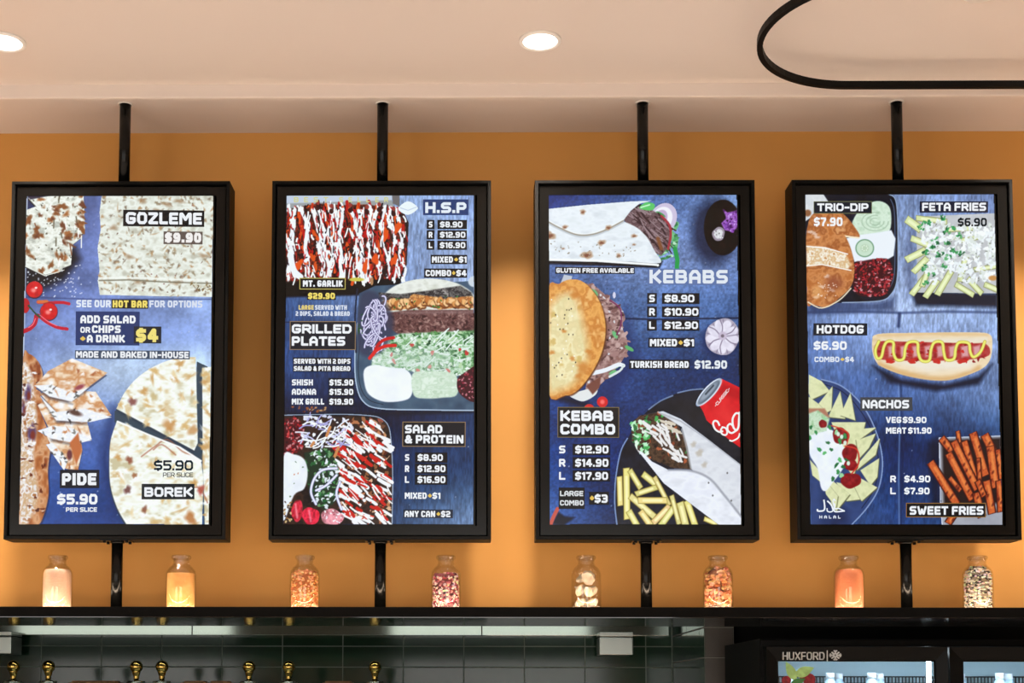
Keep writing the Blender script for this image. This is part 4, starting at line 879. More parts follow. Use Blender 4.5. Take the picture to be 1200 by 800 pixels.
    bits(c, r, [(742, 494), (760, 486), (764, 498), (760, 530), (774, 540), (750, 526), (742, 520)], 44, 2, 4.6, [(70, 160, 86), (112, 196, 120), (180, 222, 184), (46, 116, 64), (214, 230, 210)], .5)
    bits(c, r, FP, 50, 1.2, 3, [(136, 72, 46), (170, 96, 64), (80, 44, 32), (46, 34, 28), (60, 130, 70)], .4); drizzle(c, r, [(758, 496), (790, 496), (808, 530), (800, 540), (770, 530)], 26, 7, .9, 2.6, (222, 220, 214), .6); drizzle(c, r, [(770, 486), (796, 498), (800, 516)], 8, 6, .5, 2.6, (206, 196, 176), .3)
    bits(c, r, [(770, 486), (780, 486), (780, 494), (770, 494)], 6, 1.5, 2.5, [(70, 160, 80)])
    to = tex([(196, 198, 200), (214, 216, 216), (204, 206, 208)], 14, 9, 152)
    c.poly([(772, 482), (779, 481), (800, 490), (830, 512), (873, 545), (873, 616), (842, 590), (818, 556), (812, 548), (808, 524), (801, 500)], to, soft=1.2)
    c.poly([(748, 526), (756, 530), (766, 540), (786, 550), (812, 550), (832, 560), (850, 580), (873, 608), (873, 618), (847, 616), (820, 596), (780, 566)], tex([(210, 212, 214), (226, 228, 230), (216, 218, 222)], 14, 9, 153), soft=1.2)
    c.line([(786, 550), (812, 551), (834, 560), (852, 580), (873, 606)], 2.2, (150, 152, 158), soft=2.2, sm=5); c.line([(801, 502), (807, 524), (812, 548)], 1.8, (156, 156, 154), soft=1.6, sm=4); c.line([(774, 483), (800, 493), (830, 513), (873, 546)], 1.4, (166, 168, 172), soft=1.4)
    for x, y, s in ((822, 530, 4), (815, 520, 3), (828, 544, 3)): c.ell(x, y, s, s, (176, 166, 148), soft=3, wob=.3, a=.7)
    for x, y in ((855, 553.5), (833, 565), (860, 586), (838, 580)): c.ell(x, y, .9, 1.1, (90, 88, 86))
    sc.canvas('dish_picture', c, panel, .0009, 'picture of a rolled wrap filled with salad')
    c = Canvas(814, 440, 876, 530, 2.3, bg)
    can = tex([(188, 24, 34), (214, 40, 46), (198, 28, 38)], 20, 20, 161)
    c.poly([(820, 472), (826, 482), (830, 492), (856, 514), (873, 526), (873, 455), (848, 443), (840, 452)], can, soft=1); c.poly([(836, 484), (850, 470), (873, 494), (873, 514)], (226, 66, 62), soft=14, a=.6); c.poly([(842, 460), (850, 448), (873, 458), (873, 470)], (168, 18, 30), soft=6, a=.7)
    th = math.atan2(443 - 474, 846 - 818)
    c.ell(832.8, 458.9, 21.4, 6.8, (206, 214, 220), ang=th, soft=1); c.ell(832.8, 459.0, 18.8, 4.9, (92, 104, 116), ang=th, soft=1); c.ell(832, 458.6, 15, 3.4, (146, 156, 166), ang=th, soft=2); c.line([(829, 461), (838, 451)], 2, (60, 70, 80), soft=1.4)
    sc.canvas('ingredient_picture', c, panel, .0010, 'picture of a red drink can')
    f, done = block(sc, panel, 'menu_lettering', .0013, 'white script lettering on the pictured can')
    def scr(pts, w, n=6): f.stroke(smooth(pts, n, False), w, (240, 240, 240))
    # flowing script along the can: big C, o, c, then the a running off the edge
    zz = lambda pts, w: scr([(815 + a / 8.89, 440 + b / 8.89) for a, b in pts], w)
    zz([(268, 508), (248, 472), (216, 468), (204, 500), (226, 552), (268, 580), (300, 574)], 2.2)
    zz([(302, 532), (284, 566), (300, 604), (338, 612), (352, 582), (336, 542), (302, 532)], 2.0)
    zz([(412, 520), (384, 496), (356, 520), (360, 568), (398, 592), (440, 570)], 2.2)
    zz([(478, 392), (440, 388), (408, 446), (416, 530), (450, 562), (470, 520), (474, 450), (480, 380)], 2.3)
    zz([(382, 670), (410, 674), (466, 642), (482, 600)], 1.8); done()
    f, done = block(sc, panel, 'menu_lettering', .0013, 'small white lettering on the pictured can')
    ang = math.atan2(-16, 13)
    sub = Flat(); sub.text('-CLASSIC-', 0, 0, 27, 3.6, (240, 232, 234), .2)
    ca, sa = math.cos(-.90), math.sin(-.90)
    for q, cl in zip(sub.f, sub.c): f.poly([(838.6 + sub.v[i][0] * ca - sub.v[i][1] * sa, 474.2 + sub.v[i][0] * sa + sub.v[i][1] * ca) for i in q], cl)
    done()
    # words
    f, done = block(sc, panel, 'menu_lettering'); f.rect(651.6, 313.4, 744.8, 321.4, BLK); f.text('GLUTEN FREE AVAILABLE', 653, 314.8, 743.8, 320.2, WHT, .26); done()
    f, done = block(sc, panel, 'menu_lettering'); f.rect(760, 315, 856, 334, (92, 116, 168)); f.text('KEBABS', 762.2, 316.4, 854, 332.2, (222, 230, 240), .24, gap=.6)
    price_col(f, (('S', '$8.90', 345.4, 815), ('R', '$10.90', 361, 819.8), ('L', '$12.90', 376.6, 819.4)), 762, 768.6, 780, 821, 8.6)
    f.rect(761.2, 395.4, 815.6, 407, (12, 18, 32)); f.text('MIXED', 763, 397, 795, 405.4, WHT, .27); f.text('*', 796.6, 397, 801.8, 405.4, GOLD, .3); f.text('$1', 802.8, 397, 814.8, 405.4, WHT, .27); done()
    f, done = block(sc, panel, 'menu_lettering'); f.rect(738.6, 421, 810, 432, BLK); f.text('TURKISH BREAD', 740, 422.8, 808.8, 430.6, WHT, .26); f.text('$12.90', 815.6, 421.8, 853.8, 431.4, (226, 232, 238), .25); done()
    f, done = block(sc, panel, 'menu_lettering'); f.rect(654.8, 476.6, 727.2, 512.4, (16, 18, 20)); f.border(654.8, 476.6, 727.2, 512.4, .8, (122, 108, 62), .0001); f.text('KEBAB', 658, 480.8, 720.2, 493, WHT, .27); f.text('COMBO', 658, 496.4, 722.6, 508.8, WHT, .27)
    price_col(f, (('S', '$12.90', 521.8, 714.8), ('R', '$14.90', 537.4, 714.8), ('L', '$17.90', 552.8, 714.4)), 656.6, 664, 675.6, 717, 9.2, lbox=False)
    f.rect(656.2, 571, 687, 596.2, BLK); f.text('LARGE', 657.8, 575, 685.2, 581.2, (220, 224, 228), .24); f.text('COMBO', 657.8, 586, 685.8, 592.2, (220, 224, 228), .24); f.rect(692, 576, 715.6, 591.2, BLK); f.text('*', 693, 579, 698, 588, GOLD, .3); f.text('$3', 698.6, 579, 714, 589, WHT, .25); done()

def art_sides(sc, panel):
    bg = backdrop(942, 225, 1181, 618, (950, 1060, 1175), (228, 360, 410, 450, 530, 614),
        [[(104, 124, 166), (122, 142, 188), (108, 128, 178)], [(104, 126, 178), (150, 166, 206), (128, 148, 190)], [(86, 112, 168), (118, 138, 186), (126, 146, 192)],
         [(76, 102, 158), (72, 98, 154), (102, 124, 170)], [(60, 86, 142), (34, 60, 112), (46, 78, 128)], [(72, 102, 162), (44, 74, 130), (60, 96, 152)]], 14, .13, 1.8, 6, 40)
    r = random.Random(4)
    bg.line([(950, 368), (1010, 367), (1060, 368.5), (1110, 367), (1172, 368)], 2.6, (54, 70, 108), soft=2.5, a=.8); bg.line([(1057, 370), (1056, 384)], 4, (30, 44, 80), soft=2.5, a=.8)
    bg.line([(1056, 448), (1058, 500), (1057, 560), (1058, 616)], 1.5, (120, 146, 190), soft=1.4, a=.7); bg.line([(1059, 448), (1061, 520), (1060, 616)], 2, (20, 36, 70), soft=2, a=.6)
    bg.poly([(950, 352), (1030, 356), (1052, 350), (1050, 366), (950, 370)], (40, 54, 88), soft=8, a=.7); bg.poly([(1062, 300), (1074, 260), (1074, 340), (1066, 352)], (60, 70, 100), soft=10, a=.5)
    bg.poly([(1070, 342), (1172, 346), (1172, 362), (1076, 360)], (18, 28, 46), soft=6); bg.poly([(1026, 430), (1060, 446), (1110, 452), (1150, 442), (1166, 428), (1150, 452), (1100, 460), (1046, 450)], (12, 20, 38), soft=6, a=.9)
    bg.poly([(1090, 520), (1108, 512), (1106, 590), (1096, 600)], (14, 20, 36), soft=10, a=.7)
    sc.canvas('backdrop', bg, panel, .0004, full=True)
    # trio dip tray
    c = Canvas(944, 226, 1062, 368, 2.2, bg)
    T = [(946, 227)] + smooth([(1036, 227), (1048, 231), (1053.6, 242), (1055, 290), (1054, 330), (1048, 346), (1034, 354.6), (1010, 357)], 6, False) + [(948, 357)]
    c.poly(T, tex([(16, 22, 36), (22, 28, 42), (12, 16, 26)], 14, 14, 171), soft=1.2); c.line(smooth([(1028, 227), (1044, 230), (1053, 241), (1055, 290), (1054, 330), (1047, 347), (1034, 354.6), (990, 356.6)], 6, False), 1.3, (150, 168, 192)); c.line(smooth([(1046, 236), (1050.4, 250), (1051.4, 290), (1050.4, 326), (1044, 342)], 6, False), .9, (88, 104, 130))
    c.poly([(1000, 246), (1046, 244), (1047, 270), (1000, 270)], (30, 36, 52)); c.poly([(1001, 264), (1012, 246), (1030, 238), (1044, 244), (1047, 262), (1042, 276), (1020, 280), (1006, 276)], tex([(176, 200, 172), (206, 222, 200), (190, 210, 184)], 6, 6, 172), sm=5, soft=1.2)
    for q in (12, 8, 4.5): c.line([(1028 + q * 1.3 * math.cos(t_ / 3), 262 + q * .9 * math.sin(t_ / 3)) for t_ in range(16)], 1, (150, 176, 148), soft=1.2, a=.8)
    c.poly([(992, 282), (1008, 278), (1030, 275), (1047, 272), (1052, 282), (1050, 302), (1040, 308), (1004, 309), (1000, 296)], (222, 227, 232), soft=1.4)
    c.ell(1016, 293, 11, 10.6, (110, 150, 116), soft=1); c.ell(1016, 293, 9.6, 9.2, (192, 212, 188), soft=1); c.ell(1016, 293, 5, 4.6, (178, 200, 170), soft=2)
    for k in range(7): c.ell(1016 + 3.2 * math.cos(k * .9), 293 + 3 * math.sin(k * .9), .8, .8, (214, 226, 206))
    TB = [(1004, 312), (1014, 308), (1034, 305), (1046, 308), (1049, 326), (1042, 346), (1026, 350), (1004, 344)]
    c.poly(TB, (64, 18, 26), sm=4, soft=1.6); bits(c, r, TB, 260, .8, 2.1, [(150, 36, 48), (176, 60, 68), (110, 24, 36), (196, 140, 146), (66, 18, 28), (160, 30, 40)])
    bread = tex([(176, 108, 58), (198, 136, 84), (156, 92, 50), (206, 150, 100)], 8, 8, 173)
    c.poly([(946, 228), (966, 228), (974, 240), (960, 252), (946, 262)], tex([(196, 200, 200), (214, 216, 212)], 6, 6, 174), soft=1.2); c.ell(949, 252, 4, 4, (140, 96, 64), soft=2)
    c.poly([(950, 262), (960, 250), (978, 246), (992, 254), (1004, 268), (1010, 280), (996, 280), (980, 288), (950, 292)], bread, soft=1, sm=4); c.line([(984, 278), (1000, 280), (1009, 281)], 2, (232, 218, 186), soft=1.2)
    c.poly([(948, 272), (964, 262), (984, 270), (996, 284), (1003, 306), (1004, 322), (1000, 338), (986, 352), (972, 362), (956, 359), (948, 354)], bread, soft=1.1, sm=4)
    c.poly([(948, 290), (970, 292), (994, 300), (1000, 312), (996, 318), (966, 312), (948, 314)], tex([(228, 220, 196), (206, 170, 122), (236, 232, 216), (190, 140, 84)], 5, 5, 175), soft=2.5); c.line([(948, 291), (970, 292.6), (996, 300)], 1.3, (240, 238, 226)); c.line([(948, 313.6), (966, 312), (1000, 319)], 1.3, (236, 232, 218))
    for x, y in ((957, 276), (952, 274), (960, 280), (972, 326), (978, 342), (966, 338), (960, 350)): c.ell(x, y, 3, 2, (226, 206, 190), soft=1.6, wob=.4, seed=int(y), a=.7)
    c.ell(980, 334, 10, 8, (146, 84, 60), soft=8, a=.7); c.ell(960, 344, 5, 7, (222, 170, 110), soft=6, a=.7)
    c.line(smooth([(950, 356), (966, 363), (986, 354), (1000, 340)], 5, False), 1.6, (226, 212, 182), soft=1)
    bits(c, r, [(960, 332), (990, 332), (986, 350), (962, 352)], 26, .4, .9, [(236, 222, 204)])
    sc.canvas('dish_picture', c, panel, .0008, 'picture of bread with three dips in a black tray')
    # feta fries
    c = Canvas(1058, 240, 1178, 360, 2.1, bg)
    c.poly([(1076, 256), (1172, 252), (1172, 346), (1078, 345)], tex([(176, 178, 176), (196, 198, 196)], 12, 12, 181), soft=1.4)
    CH, CE = (206, 214, 156), (140, 142, 90)
    for a, b, w in (((1066, 260), (1080, 270), 10), ((1078, 258), (1110, 262), 7), ((1072, 282), (1092, 290), 8), ((1066, 306), (1086, 296), 9), ((1074, 320), (1088, 306), 8), ((1072, 346), (1086, 328), 8), ((1088, 349), (1100, 332), 8), ((1102, 346), (1116, 322), 8), ((1124, 336), (1142, 347), 7), ((1138, 330), (1152, 345), 7), ((1158, 336), (1172, 342), 7), ((1130, 284), (1150, 280), 6), ((1110, 272), (1140, 270), 6), ((1146, 318), (1172, 314), 6), ((1084, 336), (1090, 320), 7), ((1128, 330), (1134, 304), 7)):
        fry(c, a, b, w, CH, CE, (224, 230, 184))
    P = [(1082, 264), (1100, 260), (1120, 268), (1140, 266), (1170, 268), (1173, 316), (1160, 332), (1130, 334), (1114, 318), (1096, 336), (1086, 322), (1088, 300), (1082, 284)]
    bits(c, r, P, 240, 1.6, 4.4, [(222, 228, 224), (232, 236, 234), (210, 216, 206), (226, 231, 230)], .5, .9); bits(c, r, P, 70, .6, 1.4, [(150, 156, 140), (120, 124, 110), (176, 184, 150)])
    for x, y, s in ((1082, 268, 4), (1090, 263, 4), (1108, 257, 3), (1112, 273, 4), (1122, 270, 4), (1126, 278, 3), (1098, 284, 4), (1112, 286, 3), (1088, 298, 4), (1104, 300, 4), (1128, 298, 5), (1114, 304, 4), (1086, 316, 4), (1108, 314, 4), (1094, 322, 4), (1120, 296, 3), (1096, 292, 3), (1088, 334, 3)):
        for k in range(5): c.ell(x + r.uniform(-s, s), y + r.uniform(-s, s) * .8, r.uniform(1.2, 2.4), r.uniform(1, 1.8), r.choice([(44, 130, 76), (66, 156, 92), (30, 96, 60), (96, 170, 110)]), ang=r.uniform(0, 3), soft=.8, wob=.5, seed=r.randrange(99))
    c.ell(1166, 328, 5, 3, (190, 140, 80), soft=1.5)
    sc.canvas('dish_picture', c, panel, .0008, 'picture of chips under white cheese and green herbs')
    # hot dog
    c = Canvas(1020, 386, 1170, 452, 2.2, bg)
    BN = smooth([(1025, 402), (1032, 393), (1080, 391.5), (1140, 391), (1162, 393), (1166, 404), (1163, 424), (1150, 436), (1120, 446), (1096, 447), (1062, 441), (1036, 431), (1027, 420)], 5)
    c.poly(BN, tex([(214, 190, 148), (226, 206, 170), (218, 196, 156)], 18, 8, 191), soft=1.1); c.line(smooth([(1034, 428), (1062, 439), (1096, 445), (1122, 443.6), (1150, 433)], 5, False), 5, (206, 164, 106), soft=5, a=.8); c.line([(1032, 395), (1090, 393), (1160, 394)], 3, (214, 182, 132), soft=3, a=.8); c.poly([(1040, 424), (1150, 422), (1140, 434), (1090, 438)], (226, 220, 204), soft=9, a=.8); c.poly([(1036, 400), (1160, 397), (1160, 404), (1036, 404)], (222, 216, 198), soft=4, a=.7)
    c.poly([(1027, 412), (1034, 402), (1060, 402), (1140, 404), (1156, 404), (1163, 411), (1158, 420), (1120, 424), (1050, 424), (1032, 421)], tex([(158, 40, 42), (176, 70, 66), (146, 34, 36)], 7, 5, 192), soft=1.2, sm=4)
    for k in range(8): c.poly([(1044 + k * 14.2, 408), (1052 + k * 14.2, 406), (1053 + k * 14.2, 419), (1045 + k * 14.2, 420)], (206, 152, 152), soft=3)
    bits(c, r, [(1034, 402), (1156, 404), (1156, 426), (1036, 426)], 34, 1, 3, [(176, 30, 34), (140, 26, 30), (196, 54, 46)], .4)
    for x in (1046, 1072, 1101, 1130): c.ell(x, 425, 5, 2.6, (190, 50, 42), wob=.3, seed=x)
    mz = [(1035, 398)]; x = 1029
    zz = [(1033, 402), (1029, 412), (1031, 421), (1036, 420), (1039, 408), (1043, 402), (1050, 403), (1050, 414), (1054, 423), (1062, 422), (1064, 410), (1068, 403), (1078, 403), (1079, 414), (1083, 424), (1092, 424), (1094, 412), (1098, 403), (1107, 403), (1109, 414), (1112, 423), (1121, 422), (1123, 410), (1127, 403), (1138, 404), (1140, 414), (1144, 420), (1152, 414), (1157, 402)]
    c.line(zz, 3.8, (178, 164, 60), sm=4); c.line(zz, 2.6, (224, 220, 112), sm=4)
    sc.canvas('dish_picture', c, panel, .0008, 'picture of a hot dog with zigzag mustard')
    # nachos
    c = Canvas(946, 436, 1050, 617, 2.1, bg)
    c.poly([(949, 452)] + smooth([(966, 446), (990, 454), (1014, 476), (1030, 506), (1038, 540), (1034, 572), (1020, 596), (1002, 616)], 6, False) + [(955, 616)], tex([(42, 58, 96), (56, 76, 120), (34, 48, 82)], 30, 30, 201), soft=1.2)
    c.line(smooth([(966, 446), (990, 454), (1014, 476), (1030, 506), (1038, 540), (1034, 572), (1020, 596), (1002, 616)], 6, False), 1.8, (128, 148, 184)); c.line(smooth([(970, 452), (990, 460), (1010, 480), (1026, 508), (1033, 540), (1029, 572), (1014, 596)], 6, False), 1, (24, 34, 60))
    chip = tex([(196, 200, 152), (214, 216, 170), (204, 206, 160)], 8, 8, 202)
    for P in ([(951, 440), (966, 448), (976, 460), (954, 470), (951, 462)], [(960, 478), (979, 454), (978, 482), (966, 488)], [(974, 490), (988, 460), (994, 492)], [(988, 488), (1000, 462), (1006, 494)], [(978, 496), (1018, 496), (1016, 504), (984, 512)], [(990, 506), (1031, 502), (1006, 520), (990, 518)], [(1000, 520), (1030, 509), (1022, 526), (1002, 548)], [(1006, 548), (1035, 514), (1030, 534), (1008, 552)], [(1012, 552), (1034, 538), (1032, 560), (1024, 570)], [(1010, 560), (1032, 572), (1014, 588), (1000, 574)], [(1004, 570), (1012, 586), (996, 588), (984, 566)], [(974, 560), (1000, 580), (984, 600), (978, 590)], [(968, 560), (986, 582), (984, 596), (972, 580)], [(953, 540), (964, 552), (966, 566), (956, 558)], [(951, 466), (962, 474), (974, 486), (951, 488)], [(984, 512), (1006, 516), (1010, 540), (1004, 560), (990, 540)]):
        c.poly([(x + .8, y + 1) for x, y in P], (96, 98, 66), soft=1.6); c.poly(P, chip, soft=.9)
    c.poly([(951, 480), (970, 480), (976, 490), (966, 496), (951, 494)], (170, 120, 96), soft=2)
    c.poly([(951, 504), (964, 500), (980, 506), (990, 520), (996, 540), (988, 556), (980, 566), (972, 576), (966, 572), (962, 550), (952, 532)], tex([(218, 222, 228), (228, 232, 236)], 9, 9, 203), sm=4, soft=1.4)
    c.poly([(951, 486), (962, 482), (976, 492), (972, 506), (951, 512)], tex([(150, 186, 140), (196, 214, 186), (170, 196, 160)], 4, 4, 204), soft=2)
    for x, y, a, b in ((989, 512, 9.4, 10), (1000, 532, 8.6, 11), (1001, 546, 8, 7), (1001, 564, 11.4, 9.4), (968, 498, 4.4, 5)): c.ell(x, y, a, b, (130, 24, 30), wob=.12, seed=int(y), soft=1); c.ell(x - 1, y - 1, a * .7, b * .7, tex([(110, 18, 26), (156, 40, 44)], 4, 4, int(x)), soft=1.4, wob=.2, seed=int(x))
    c.line(smooth([(978, 500), (990, 504), (998, 510), (996, 522)], 5, False), 1.4, (196, 70, 50)); c.line(smooth([(994, 524), (1008, 528), (1010, 544), (1002, 556)], 5, False), 1.6, (196, 64, 50))
    GN = [(950, 490), (964, 486), (974, 498), (976, 518), (996, 546), (992, 560), (980, 552), (962, 532), (952, 520)]
    for x, y in ((970, 492), (976, 502), (984, 508), (992, 514), (964, 528), (970, 532), (978, 528), (988, 540), (992, 548), (986, 554), (996, 540), (954, 502), (960, 508), (980, 562), (984, 546), (990, 558), (952, 514), (974, 520), (994, 512), (988, 518)): c.ell(x, y, r.uniform(2, 3.4), r.uniform(1.4, 2.4), r.choice([(96, 176, 106), (60, 140, 80), (150, 202, 150), (40, 110, 64)]), ang=r.uniform(0, 3), soft=.9, wob=.3, seed=r.randrange(99))
    for x, y in ((990, 513), (986, 510), (998, 544), (994, 520)): c.ell(x, y, 2, 2.6, (206, 220, 200), soft=.9)
    sc.canvas('dish_picture', c, panel, .0007, 'picture of nachos with salsa on a dark plate')
    # sweet fries
    c = Canvas(1088, 498, 1180, 617, 2.2, bg)
    c.poly([(1104, 514), (1177, 511), (1179, 616), (1108, 616)], tex([(150, 152, 158), (170, 172, 176)], 16, 16, 211), soft=1.2); c.poly([(1107, 517), (1176, 514), (1177, 590), (1110, 592)], (40, 30, 30), soft=4); c.line([(1104, 514), (1106, 590), (1108, 616)], 1.2, (206, 212, 222)); c.line([(1104, 514), (1177, 512)], 1.2, (180, 190, 204))
    for a, b, w in (((1108, 516), (1118, 528), 9), ((1126, 508), (1128, 524), 5), ((1158, 512), (1166, 528), 10), ((1172, 530), (1176, 560), 8), ((1134, 520), (1146, 560), 8), ((1122, 520), (1148, 572), 9), ((1144, 510), (1158, 556), 9.5), ((1116, 534), (1142, 584), 9), ((1095, 544), (1124, 590), 9.5), ((1118, 562), (1128, 574), 6), ((1150, 540), (1152, 572), 5), ((1164, 526), (1170, 570), 10), ((1160, 566), (1166, 600), 9), ((1148, 580), (1154, 604), 9), ((1174, 566), (1176, 598), 7), ((1116, 612), (1124, 600), 8), ((1150, 566), (1156, 580), 7)):
        fry(c, a, b, w + 1.6, (66, 26, 20), (50, 22, 20)); fry(c, a, b, w, tex([(176, 76, 40), (202, 106, 56), (150, 58, 34)], 3, 5, int(a[0])), (96, 38, 24))
        dx, dy = b[0] - a[0], b[1] - a[1]; c.line([(a[0] + dx * .12 + .8, a[1] + dy * .12), (b[0] - dx * .15 + .8, b[1] - dy * .15)], w * .35, (222, 138, 76), soft=2, a=.8)
        for _ in range(3):
            t_ = r.random(); c.ell(a[0] + dx * t_ + r.uniform(-w, w) * .4, a[1] + dy * t_, 1.2, 2.4, (96, 34, 26), ang=.5, soft=1.2, a=.8)
    sc.canvas('dish_picture', c, panel, .0007, 'picture of orange sweet potato chips in a tray')
    # words
    f, done = block(sc, panel, 'menu_lettering'); f.rect(955.8, 238.4, 1024.2, 252.8, (12, 22, 36)); f.border(955.8, 238.4, 1024.2, 252.8, .7, (110, 116, 84), .0001); f.text('TRIO-DIP', 960, 240.8, 1020, 250, WHT, .25); f.text('$7.90', 956.2, 257.2, 989.8, 267.4, (240, 242, 244), .24); done()
    f, done = block(sc, panel, 'menu_lettering'); f.rect(1080, 238.6, 1160, 251.8, (14, 24, 48)); f.text('FETA FRIES', 1082.8, 240.2, 1157.6, 249.8, WHT, .25); f.text('$6.90', 1124.6, 258, 1158.6, 267.8, (20, 28, 32), .23); done()
    f, done = block(sc, panel, 'menu_lettering'); f.rect(956.2, 380.8, 1019.4, 395, (14, 22, 36)); f.text('HOTDOG', 960, 383, 1015, 392.8, WHT, .26); f.text('$6.90', 956.6, 401.8, 995.4, 411.8, WHT, .25); f.text('COMBO', 957.6, 419.8, 986.8, 426, (220, 228, 240), .25); f.text('*', 988, 419.8, 992.8, 426, GOLD, .3); f.text('$4', 993.6, 419.8, 1004, 426, (220, 228, 240), .25); done()
    f, done = block(sc, panel, 'menu_lettering'); f.rect(1011.6, 467, 1072.6, 482.8, (62, 66, 72)); f.text('NACHOS', 1014, 470.2, 1068.6, 480, WHT, .25)
    f.text('VEG', 1041.6, 489.8, 1059.6, 497, WHT, .25); f.text('$9.90', 1061.2, 489.8, 1089, 497, WHT, .25); f.text('MEAT', 1041.6, 502.2, 1065.6, 509.4, WHT, .25); f.text('$11.90', 1067.6, 502.2, 1095, 509.4, WHT, .25); done()
    f, done = block(sc, panel, 'menu_lettering'); price_col(f, (('R', '$4.90', 558.2, 1093.8), ('L', '$7.90', 572.2, 1093)), 1047, 1053.6, 1063.4, 1094, 7.8, boxes=False, lbox=False)
    f.rect(1065.6, 590, 1158.8, 606.8, (8, 10, 14)); f.border(1065.6, 590, 1158.8, 606.8, .8, (150, 110, 50), .0001); f.text('SWEET FRIES', 1069.8, 593.8, 1156, 603.8, WHT, .25); done()
    f, done = block(sc, panel, 'menu_lettering', label='white Arabic word and HALAL')
    A = lambda pts, w=1.5: f.stroke(smooth(pts, 5, False), w, (232, 238, 246))
    Z = lambda pts, w=1.5: A([(950 + a / 20, 575 + b / 20) for a, b in pts], w)
    Z([(392, 245), (404, 330), (410, 420), (386, 478), (320, 494), (246, 490), (240, 462)], 1.8)
    Z([(482, 268), (540, 320), (580, 384), (600, 450)], 1.8); Z([(466, 440), (472, 490), (522, 514), (586, 500), (622, 440), (622, 350), (604, 262), (628, 218), (652, 250)], 1.4)
    Z([(640, 330), (638, 420), (632, 484), (664, 508), (760, 504), (864, 490)], 1.6); Z([(864, 490), (792, 454), (724, 430), (664, 440)], 1.5)
    f.text('HALAL', 964.2, 604.8, 989, 608.4, (226, 234, 244), .26, gap=2.4); done()
ART = (art_bread, art_plates, art_kebabs, art_sides)

# ------------------------------------------------------------------ the menu screens
LABELS = ('tall menu screen headed GOZLEME, leftmost of four hung before the orange wall',
          'tall menu screen headed H.S.P with grilled plates, second from the left',
          'tall menu screen headed KEBABS with wraps and a red can, third from the left',
          'tall menu screen with TRIO-DIP, HOTDOG and NACHOS, rightmost of the four')
CORNERS = ([(29.5, 229.8), (248.3, 227), (245.8, 615.6), (23.8, 615)], [(335, 228.6), (555.2, 228), (557.3, 615), (333.5, 616)],
           [(644, 228), (864.2, 226.8), (871.8, 614.2), (645.8, 614.6)], [(945.8, 228.2), (1167, 228), (1178.6, 615.2), (954, 615.5)])
proto = None
def copy_part(o, parent):
    c = o.copy(); COL.objects.link(c); c.parent = parent
    for ch in o.children: copy_part(ch, c)
for si in range(4):
    t = thing('menu_screen', (SCREEN_X[si], Y_BOX, Z_BOT), LABELS[si], 'screen', 'menu screens over the shelf')
    h = Z_TOP - Z_BOT; w = BOX_W / 2
    if proto is None:
        proto = t
        bm = bmesh.new(); frame_ring(bm, -w, w, 0, h, .0095, 0, BOX_D)
        box(bm, -w + .009, w - .009, BOX_D - .004, BOX_D - .0005, .009, h - .009)
        bmesh.ops.bevel(bm, geom=[e for e in bm.edges if all(abs(v.co.y) < 1e-6 for v in e.verts) and not (abs(abs(e.verts[0].co.x) - abs(e.verts[1].co.x)) > .001 and abs(abs(e.verts[0].co.z - h / 2) - abs(e.verts[1].co.z - h / 2)) > .001)], offset=.0016, segments=2, affect='EDGES')
        hs = obj('housing', bm, M['black'], t)
        bm = bmesh.new(); frame_ring(bm, -w + .0135, w - .0135, .0135, h - .0135, .026, .010, .05)
        obj('bezel', bm, M['black_gloss'], t)
        for z0, z1, up in ((h, Z_SOFFIT - Z_BOT, True), (Z_SHELF - Z_BOT, -.003, False)):
            bm = bmesh.new(); tube(bm, (0, Y_POLE - Y_BOX, z0), (0, Y_POLE - Y_BOX, z1), .0158, seg=32)
            if up:
                tube(bm, (.004, Y_POLE - Y_BOX - .0150, z1 - .02), (.004, Y_POLE - Y_BOX - .0175, z1 - .02), .0025, seg=10)
            po = obj('mounting_pole', bm, M['black_gloss'], t)
            if up:
                bm = bmesh.new(); lathe(bm, [(.0165, -.003), (.021, -.003), (.021, 0), (.0165, 0)], 32, cy=Y_POLE - Y_BOX, close=True)
                obj('ceiling_cup', bm, M['white'], po, loc=(0, 0, z1), label='pale collar where the pole meets the ceiling')
        bm = bmesh.new(); box(bm, -.041, .041, Y_POLE - Y_BOX - .03, Y_POLE - Y_BOX + .03, -.003, 0, bev=.001)
        tube(bm, (0, Y_POLE - Y_BOX, -.0075), (0, Y_POLE - Y_BOX, -.003), .0195, seg=32)
        for x in (-.031, .031):
            for y in (-.02, .02): tube(bm, (x, Y_POLE - Y_BOX + y, -.008), (x, Y_POLE - Y_BOX + y, -.003), .0045, seg=6)
        obj('mounting_flange', bm, M['black_gloss'], t)
    else:
        for c in list(proto.children):
            if c.name.split('.')[0] in ('housing', 'bezel', 'mounting_pole', 'mounting_flange'): copy_part(c, t)
    # the lit panel
    panel = bpy.data.objects.new('display', None)
    bm = bmesh.new(); box(bm, -DISP_W / 2 - .004, DISP_W / 2 + .004, .0006, .03, -.004, DISP_H + .004)
    panel = obj('display', bm, M['black_gloss'], t, loc=(-.0045, .012, .4778 - Z_BOT), label='lit display panel')
    ART[si](Screen(CORNERS[si], panel), panel)

